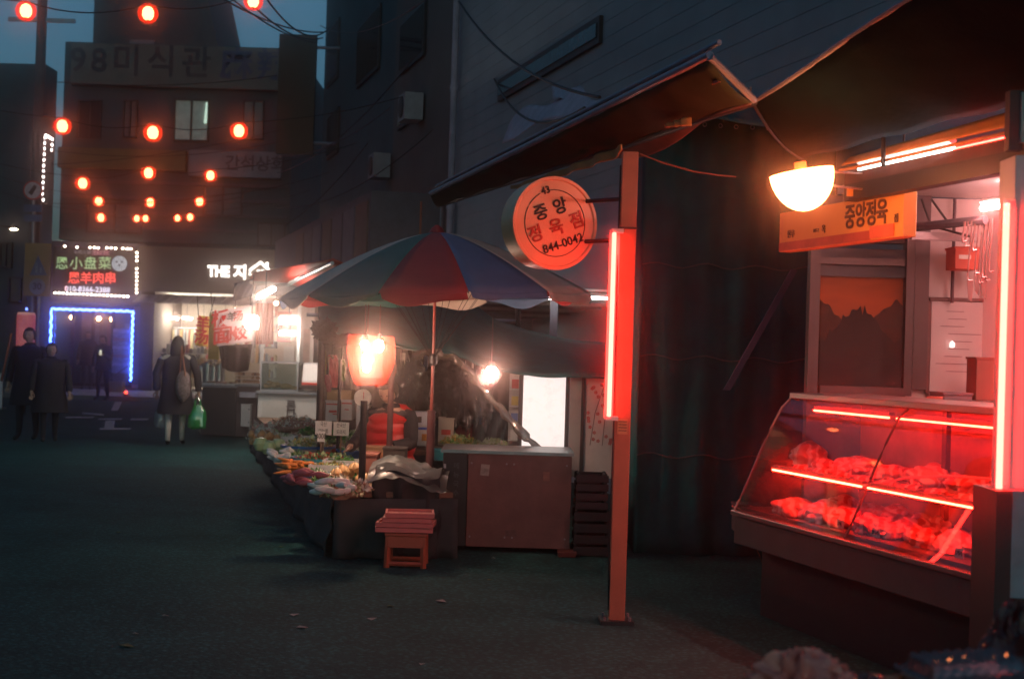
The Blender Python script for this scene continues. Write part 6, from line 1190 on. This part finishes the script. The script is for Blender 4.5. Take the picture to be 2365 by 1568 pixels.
# neon tubes in the case
def redtube(a, z, ta, tb_, label, r=.006):
    p0, p1 = cc(a, ta, z), cc(a, tb_, z); t_ = T('neon_tube', label, 'lamp', p0.lerp(p1, .5), 'red neon tubes'); obj('tube', MB().tube([p0, p1], r, 10), glow('red_tube_case', (1.0, .014, .006), 80), t_)
    obj('holder', cbox(MB(), a + .0, a + .035, ta, tb_, z + .012, z + .03), steelr, t_)
tmid1 = mid + .12
redtube(.35, 1.30, tmid1 + .04, T1 - .35, 'left red neon tube along the top inside the meat case'); redtube(.35, 1.30, T0 + .1, tmid1 - .04, 'right red neon tube along the top inside the meat case', .005)
redtube(.13, .925, mid + .06, T1 - .25, 'left red neon tube along the middle shelf of the meat case'); redtube(.13, .925, T0 + .03, mid + .0, 'right red neon tube along the middle shelf of the meat case', .005)
# trays and meat
meat = mat('meat', (.60, .16, .12), .28, var=.35, scale=8, bump=.12); fat = mat('fat', (.80, .56, .48), .3, var=.25, scale=10, bump=.12)
for m_, c0, c1 in ((meat, (.50, .07, .05), (.85, .62, .52)), (fat, (.66, .25, .2), (.85, .70, .62))):   # lean and fat run in streaks
    nn_ = m_.node_tree; wv = nn_.nodes.new('ShaderNodeTexWave'); wv.inputs['Scale'].default_value = 4; wv.inputs['Distortion'].default_value = 12; wv.inputs['Detail'].default_value = 3
    tcn = nn_.nodes.new('ShaderNodeTexCoord'); rpn = nn_.nodes.new('ShaderNodeValToRGB'); rpn.color_ramp.elements[0].position = .45; rpn.color_ramp.elements[1].position = .8; rpn.color_ramp.elements[0].color = (*c0, 1); rpn.color_ramp.elements[1].color = (*c1, 1)
    nn_.links.new(tcn.outputs['Object'], wv.inputs['Vector']); nn_.links.new(wv.outputs['Color'], rpn.inputs[0]); nn_.links.new(rpn.outputs[0], nn_.nodes['Principled BSDF'].inputs['Base Color']); trm = mat('tray_dark', (.05, .03, .03), .4); trl = mat('tray_light', (.42, .25, .22), .4)
random.seed(12); nT = 7; words = ['leftmost', 'second from left', 'third from left', 'middle', 'third from right', 'second from right', 'rightmost']
for i in range(nT):
    tt = T1 - .22 - i * (T1 - T0 - .35) / nT
    for row, aa in ((0, .27), (1, .45)):
        t_ = T('meat_tray', '%s %s tray lying flat on the middle shelf of the meat case' % (words[i], ('front', 'rear')[row]), 'tray', cc(aa, tt, .917), 'trays on the middle shelf'); fr2 = MB()
        for (a0_, a1_, b0_, b1_) in ((-.085, .085, -.15, -.11), (-.085, .085, .06, .10), (-.085, -.055, -.108, .058), (.055, .085, -.108, .058)): cbox(fr2, aa + a0_, aa + a1_, tt + b0_, tt + b1_, .918, .935)
        obj('rim', fr2, trl, t_); obj('well', cbox(MB(), aa - .054, aa + .054, tt - .108, tt + .058, .917, .921), trm, t_)
def joint(a, t, z, r3, m, sd, label, amp=.3):
    c = cc(a, t, z); t_ = tag(obj('meat_cut', MB().blob(c, r3, sd, amp, 4, 1.3, fine=.12), m, None, True), label, 'meat', 'meat in the display case'); return t_
tt = lambda px: tof(onL(px, 1040, Lc + .6))
joint(.55, tt(1885), .985, (.12, .20, .09), fat, 3, 'big pale joint tied in netting at the left of the middle shelf')
joint(.62, tt(1985), .96, (.15, .24, .06), fat, 5, 'flat pale cut beside the netted joint on the middle shelf'); joint(.62, tt(2060), .955, (.12, .14, .05), meat, 6, 'low red cut at the centre of the middle shelf')
joint(.62, tt(2150), .965, (.15, .24, .075), fat, 8, 'broad pale cut right of the centre post'); joint(.62, tt(2240), .96, (.12, .16, .06), meat, 9, 'red cut at the right end of the middle shelf')
random.seed(303)
for i in range(12):
    joint(random.uniform(.48, .72), T1 - .18 - (i + .5) * (T1 - T0 - .3) / 12, .95, (.09, .13, .045), random.choice((meat, fat)), 60 + i, 'flat cut lying at the back of the middle shelf, %s' % ('first from the left', 'second from the left', 'third from the left', 'fourth from the left', 'fifth from the left', 'just left of the centre', 'just right of the centre', 'fifth from the right', 'fourth from the right', 'third from the right', 'second from the right', 'last at the right')[i])
for i in range(10):
    joint(.30, T1 - .2 - (i + .5) * (T1 - T0 - .3) / 10, .94, (.05, .09, .022), random.choice((meat, fat, meat)), 90 + i, 'thin slice heap in the front trays of the middle shelf, %s' % ('first from the left', 'second from the left', 'third from the left', 'fourth from the left', 'just left of the centre', 'just right of the centre', 'fourth from the right', 'third from the right', 'second from the right', 'last at the right')[i])
hs_n = tag(obj('paper_tube', MB().tube([cc(.2, mid + .02, .94), cc(.3, mid - .1, .99), cc(.42, mid - .32, 1.02), cc(.5, mid - .6, 1.03)], .008, 6), mat('hose', (.6, .3, .28), .5)), 'thin curved plastic strip crossing the trays', 'strip')
random.seed(77); lw_words = 0
places = ['far left corner', 'left behind the rail', 'left of centre', 'left centre back', 'centre front', 'centre', 'centre back', 'right of centre front', 'right of centre', 'right back', 'right front', 'near the right end', 'right end back', 'right end corner']
for i in range(28):
    u = ((i % 14) + .5) / 14; t_i = T1 - .2 - u * (T1 - T0 - .3); a = random.uniform(.14, .32) if i < 14 else random.uniform(.34, .62); sz = random.uniform(.075, .135)
    joint(a, t_i, NZ + .05, (sz, sz * 1.35, sz * .55), random.choice((meat, fat, fat)), 20 + i, 'meat piece in the %s row on the case floor, ' % ('front', 'rear')[i // 14] + places[i % 14], .3)
for i in range(6):
    tp = T1 - .35 - i * .38; t_ = T('price_card', 'small white price card standing in the meat case, %s' % ('leftmost', 'second from left', 'third from left', 'third from right', 'second from right', 'rightmost')[i], 'price card', cc(.12, tp, NZ + .02), 'price cards in the meat case')
    obj('card', cbox(MB(), .12, .124, tp - .035, tp + .035, NZ + .022, NZ + .07), paper, t_); text(('삼겹살', '목살', '갈비', '앞다리', '사골', '국거리')[i], .026, cc(.118, tp, NZ + .047), -SD, UP, ink, t_)
for i, px in enumerate((2017, 2073)):
    q = onL(px, 1208 + 22 * i, Lc + .3); tag(obj('price_tag', MB().blob(q, (.016, .01, .008), 0, 0, 1), glow('tagshine', (1, .8, .75), 1.2)), 'tiny bright price clip on the meat, %s one' % ('left', 'right')[i], 'clip')  # the clips shine by emission, a painted highlight with no lamp inside
# clutter beyond the left end of the case
cardbox(1700, 1170, 1760, 1230, 9.75, .2, (.05, .05, .055), 'dark box beside the left end of the meat case')
wr = MB(); 
for i in range(6): wr.tube([onY(1690 + 14 * i, 1168 + 6 * (i % 3), 9.3), onY(1740 + 20 * i, 1185 + 10 * (i % 2), 9.2), onY(1800 + 6 * i, 1168 + 12 * (i % 3), 9.1)], .006, 5)
tag(obj('crumpled_film', wr, mat('film_brown', (.5, .22, .16), .3)), 'crumpled film strips hanging on the case corner', 'film')
for a, b, c_, e in ((1725, 1215, 1770, 1320), (1760, 1235, 1810, 1290)): tag(obj('loose_cord', MB().tube([onY(a, b, 9.2), onY(c_, e, 9.15)], .004, 4), rust), 'thin brown cord hanging from the left end of the meat case, %s' % ('long' if a == 1725 else 'short'), 'cord')
tag(obj('orange_ball', MB().blob(onY(1803, 1262, 9.0), (.03, .02, .035), 0, 0, 2), orange_tarp), 'small orange ball hanging at the foot of the meat case', 'ball')
# header: yellow lettered sign, beam, valance, lamps
ysn = T('butcher_sign', 'yellow shop sign board with dark korean letters and red stripe', 'sign', onL(1940, 582, 4.0)); Ls = 4.0
t_a, t_b = tof(onL(1800, 540, Ls)), tof(onL(2086, 500, Ls)); z_b = (onL(1800, 583, Ls).z + onL(2086, 546, Ls).z) / 2; z_t = onL(2086, 441, Ls).z
obj('board', boxS(MB(), Ls, Ls + .08, t_b, t_a, z_b, z_t), mat('sign_amber', (.75, .40, .10), .45, var=.08, scale=3), ysn, bev=.004); obj('stripe', boxS(MB(), Ls - .006, Ls - .001, t_b + .32, t_a - .01, z_b + .005, z_b + .055), mat('stripe_red', (.45, .09, .05), .5), ysn); obj('red_patch', boxS(MB(), Ls - .007, Ls - .001, t_b + .08, t_b + .318, z_b + .01, z_b + .075), mat('patch_r', (.7, .16, .08), .5), ysn)
lz = z_b + (z_t - z_b) * .58
for i, ch in enumerate('중앙정육'):
    px = 1965 + i * 24.5; t_c = tof(onL(px, 500, Ls)); text(ch, .145, st(Ls - .002, t_c, lz), -SD, UP, mat('brown_ink', (.10, .05, .03), .6), ysn, bold=.02, sx=.85)
for px, ch, s_3 in ((2072, '점', .05), (1905, '옥', .05), (1888, '845-2', .028), (1830, '한우', .05)): text(ch, s_3, st(Ls - .002, tof(onL(px, 500, Ls)), lz - .04), -SD, UP, mat('brown_ink', (.10, .05, .03)), ysn, bold=.01)
bm_ = T('shop_beam', 'dark steel beam running above the butcher counter', 'beam', st(3.95, 6, 2.45)); tB0, tB1 = 3.4, tof(onL(1962, 400, 3.95)); obj('beam', boxS(MB(), 3.92, 4.0, tB0, tB1, onL(2365, 392, 3.95).z, onL(2365, 346, 3.95).z + .0), black_metal, bm_); obj('clip', boxS(MB(), 3.89, 3.919, tB1 - .10, tB1 - .08, 2.50, 2.545), yellow_paint, bm_)
obj('hanger', MB().tube([onL(2040, 385, 3.9), onL(2040, 318, 3.9)], .012, 6), black_metal, bm_)
vl = T('awning_valance', 'orange awning valance lit by the lamp above the butcher front', 'awning', st(3.95, 6.5, 2.7))
vz0, vz1 = onL(2320, 295, 3.95).z, onL(2320, 246, 3.95).z; tv1 = tof(onL(1945, 352, 3.95)); 
obj('valance', MB().grid(lambda u, v: st(3.95 + .05 * v, 4.9 + (tv1 - 4.9) * u, vz0 + (vz1 - vz0 - .05 * u * 1.0) * v), 30, 3), yellow_paint, vl, True, thick=.006)
obj('valance_rail', MB().tube([st(3.94, 4.9, vz0 - .03), st(3.94, tv1, vz0 - .03)], .01, 6), yellow_paint, vl); obj('dark_strip', boxS(MB(), 3.97, 4.0, 4.9, tv1, vz0 - .12, vz0 - .045), mat('str_dk', (.10, .05, .05), .6), vl)
# awning roof above (dark)
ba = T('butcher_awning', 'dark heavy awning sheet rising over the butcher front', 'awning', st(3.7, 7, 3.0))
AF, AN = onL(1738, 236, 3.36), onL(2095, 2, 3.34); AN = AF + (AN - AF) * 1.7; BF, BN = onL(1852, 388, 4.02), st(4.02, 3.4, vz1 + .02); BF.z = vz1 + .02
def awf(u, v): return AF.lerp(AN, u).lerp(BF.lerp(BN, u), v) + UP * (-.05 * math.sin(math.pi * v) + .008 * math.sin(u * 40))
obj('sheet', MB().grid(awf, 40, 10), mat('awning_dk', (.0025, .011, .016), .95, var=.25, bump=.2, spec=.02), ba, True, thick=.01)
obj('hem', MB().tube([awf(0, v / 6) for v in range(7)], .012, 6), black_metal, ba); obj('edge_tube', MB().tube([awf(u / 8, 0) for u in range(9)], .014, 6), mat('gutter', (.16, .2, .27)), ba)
# interior tubes
tubelamp(st(4.12, tof(onL(1985, 390, 4.12)), onL(2090, 366, 4.12).z), st(4.12, tof(onL(2200, 350, 4.12)), onL(2090, 366, 4.12).z), .014, white_tube, 'white tube lamp inside the butcher header, left one')
a1, a2 = tof(onL(2206, 346, 4.12)), tof(onL(2326, 322, 4.12)); zz1 = onL(2260, 336, 4.12).z
t_ = T('neon_tube', 'red and white neon tube inside the butcher header, right one', 'lamp', st(4.12, a1, zz1), 'red neon tubes'); obj('tube', MB().tube([st(4.12, a1, zz1), st(4.12, a2, zz1)], .014, 8), red_tube, t_); obj('hanger', MB().tube([st(4.12, (a1 + a2) / 2, zz1), st(4.12, (a1 + a2) / 2, ZC)], .006, 4), ink, t_)
tubelamp(st(5.1, 6.0, 2.55), st(5.1, 7.4, 2.55), .016, glow('room_tube', (1, .46, .44), 120), 'ceiling tube lamp deep in the butcher room')
# right edge: upright tube on the white post
YT = 5.95; a, b = onY(2324, 470, YT), onY(2308, 1128, YT); xt = (a.x + b.x) / 2
nt2 = T('neon_tube', 'tall upright red neon tube at the right end of the meat case', 'lamp', (xt, YT, b.z), 'red neon tubes'); obj('tube', MB().tube([(xt, YT, b.z), (xt, YT, a.z)], .0135, 12), red_tube, nt2)
for z in (a.z, b.z): obj('holder', MB().box((xt + .015, YT + .03, z), (.05, .06, .03)), white_paint, nt2)
obj('batten', MB().box((xt + .03, YT + .055, (a.z + b.z) / 2), (.05, .03, a.z - b.z)), white_paint, nt2)
xp0 = onY(2346, 800, YT).x
wpst = T('white_post', 'white painted shop post at the right frame edge', 'post', (xp0 + .2, YT + .06, 0)); obj('post', MB().box((xp0 + .2, YT + .16, 1.25), (.4, .2, 2.5)), white_paint, wpst, bev=.005)
xg = onY(2337, 1260, YT - .1).x; zg = onY(2350, 1135, YT - .1).z; zg0 = onY(2350, 1385, YT - .1).z
gb = T('grey_cabinet', 'grey cabinet below the white post at the right frame edge', 'cabinet', (xg + .3, YT, 0)); obj('body', MB().box((xg + .3, YT + .05 - .06, (zg + zg0) / 2), (.6, .12, zg - zg0)), mat('cab_grey', (.30, .33, .37), .5), gb, bev=.005); obj('side', MB().box((xg - .035, YT + .05, (zg + .0) / 2 + .1), (.065, .3, zg - .2)), black_metal, gb); obj('foot', MB().box((xg + .3, YT + .1, zg0 / 2), (.5, .2, zg0 - .01)), black_metal, gb)
post(2326, 2358, 212, 345, YT + .05, black_metal, 'dark short post stub above the right neon tube', onY(2342, 345, YT).z, 'beam_stub', False)
mm = MB(); boxY(mm, 2359, 214, 2420, 330, YT, .03); tag(obj('pale_panel', mm, mat('pale_teal', (.30, .42, .40), .5)), 'pale green panel cut by the right frame edge', 'panel')
# the big lamp
cl_ = onY(1851, 398, 7.1); rL = .158; tl_ = Matrix.Rotation(R_(-10.5), 3, 'Y'); 
bl2 = T('big_lamp', 'large blazing half round lamp hanging before the yellow butcher sign', 'lamp', cl_); pf2 = [(.001, -.195)] + [(rL * math.sin(a_ * math.pi / 20), -.195 * math.cos(a_ * math.pi / 20)) for a_ in range(1, 10)] + [(rL, 0), (.03, .001)]
obj('diffuser', MB().lathe(pf2, cl_, 32, tl_), glow('big_lamp', (1, .27, .08), 18), bl2, True); obj('cap', MB().lathe([(.001, .05), (.03, .05), (.03, .002), (.001, .002)], cl_, 20, tl_), mat('cap_orange', (.5, .14, .06), .5), bl2, True)
obj('arm', MB().tube([cl_ + Vector((.15, .02, .01)), onL(1990, 401, 3.9)], .006, 6), mat('arm_white', (.6, .5, .5), .4), bl2); obj('arm', MB().tube([cl_ + Vector((.15, .02, -.06)), onL(1990, 437, 3.9)], .006, 6), mat('arm_white', (.6, .5, .5)), bl2)
# foreground table with wrapped goods
zf = .735; ft_ = T('front_table', 'dark table with wrapped goods cut by the bottom right frame edge', 'table', (1.7, 3.7, 0)); obj('top', MB().box((1.75, 3.55, zf - .02), (2.1, .8, .04)), mat('dk_cloth', (.03, .032, .036), .8, bump=.2), ft_)
for a in (.75, 2.75):
    for b in (3.2, 3.9): obj('leg', MB().box((a, b, (zf - .04) / 2), (.05, .05, zf - .04)), black_metal, ft_)
cr1 = mat('brownish_film', (.75, .22, .17), .3, var=.3, bump=.5, bscale=12); dkf = mat('dark_wrap', (.05, .035, .035), .18, var=.3, bump=.5, bscale=20, spec=.9)
def pack(px, py, Y, r3, m, sd, label, amp=.28):
    q = onY(px, py, Y); q.z = zf + .004
    def f(u, v):
        a = u * 2 * math.pi; rr = math.sin(v * math.pi / 2); x, y = math.cos(a) * rr, math.sin(a) * rr; o_ = Vector((sd * 3.3, sd * 1.7, 0)); c_ = Vector((math.cos(a) * 1.1, math.sin(a) * 1.1, v * 1.6))
        n_ = 1 - abs(noise.noise(c_ * 1.9 + o_)) * 2.2; n2 = 1 - abs(noise.noise(c_ * 4.5 + o_)) * 2
        k_ = .72 + .38 * n_ * amp * 2 + .16 * n2 * amp * 2; return q + Vector((x * r3[0] * k_ * 1.1, y * r3[1] * k_ * 1.1, max(0, math.cos(v * math.pi / 2)) * r3[2] * 1.15 * k_))
    return tag(obj('wrapped_bag', MB().grid(f, 44, 22), m, None, False), label, 'bag', 'wrapped goods on the front table')
pack(1850, 1540, 3.75, (.12, .08, .08), cr1, 2, 'crumpled pinkish plastic bag at the left of the front table', .5); pack(1925, 1560, 3.7, (.08, .08, .05), cr1, 4, 'small pinkish plastic bag beside the crumpled one', .4)
pack(2010, 1560, 3.7, (.11, .08, .05), dkf, 7, 'dark glossy wrapped lump in the middle of the front table'); pack(2085, 1555, 3.65, (.10, .08, .06), mat('amber_wrap', (.35, .10, .04), .15, var=.4, bump=.5, bscale=18, spec=.9), 9, 'amber wrapped lump left of the clear boxes')
pack(2190, 1515, 3.75, (.13, .1, .085), dkf, 12, 'dark wrapped bag behind the clear plastic boxes'); pack(2352, 1440, 3.9, (.11, .12, .20), mat('dk_red_wrap', (.07, .025, .025), .3, var=.3, bump=.4, bscale=12), 15, 'tall dark red bag at the right end of the front table')
cb = film('box_film', (.14, .15, .15), .5, .05)
for i, (px, py, w_, d_, h_) in enumerate(((2230, 1530, .30, .18, .05), (2290, 1545, .34, .2, .05), (2350, 1560, .30, .2, .05))):
    q = onY(px, py, 3.6 - .04 * i); c = Vector((q.x, q.y, zf + .01 + .045 * (2 - i) * .8)); rt = Matrix.Rotation(R_(12 + 6 * i), 3, 'Z') @ Matrix.Rotation(R_(-3), 3, 'Y'); t_ = T('clear_box', 'clear plastic food box, %s of the three on the front table' % ('rear', 'middle', 'nearest')[i], 'box', c, 'clear boxes on the front table'); bb = MB()
    bb.grid(lambda u, v: c + rt @ Vector(((u - .5) * w_, (v - .5) * d_, h_ * (1 if .08 < u < .92 and .12 < v < .88 else .35) + .004 * math.sin(u * 60) + .006 * math.sin(v * 40))), 40, 24); obj('lid', bb, cb, t_, True); obj('base', MB().box(c + UP * .008, (w_ * .9, d_ * .85, .014), rt), mat('box_base', (.6, .6, .6), .15, .7), t_)
# boxes in front of far building row, misc crates beyond the produce
# ------------------------------------------------------------------ pinkish haze added to make red halos round the lamps
hz = MB().box((0, 23.5, 6.5), (54, 65, 15)); hm = bpy.data.materials.new('halo_haze'); hm.use_nodes = True; n = hm.node_tree; n.nodes.clear()
o = n.nodes.new('ShaderNodeOutputMaterial'); pv = n.nodes.new('ShaderNodeVolumePrincipled'); pv.inputs['Color'].default_value = (1, .74, .68, 1); pv.inputs['Density'].default_value = .011; pv.inputs['Anisotropy'].default_value = .985
n.links.new(pv.outputs[0], o.inputs['Volume']); ho = obj('halo_haze', hz, hm); ho['kind'] = 'stuff'; ho['label'] = 'thin pinkish haze added for red halos round the lamps'
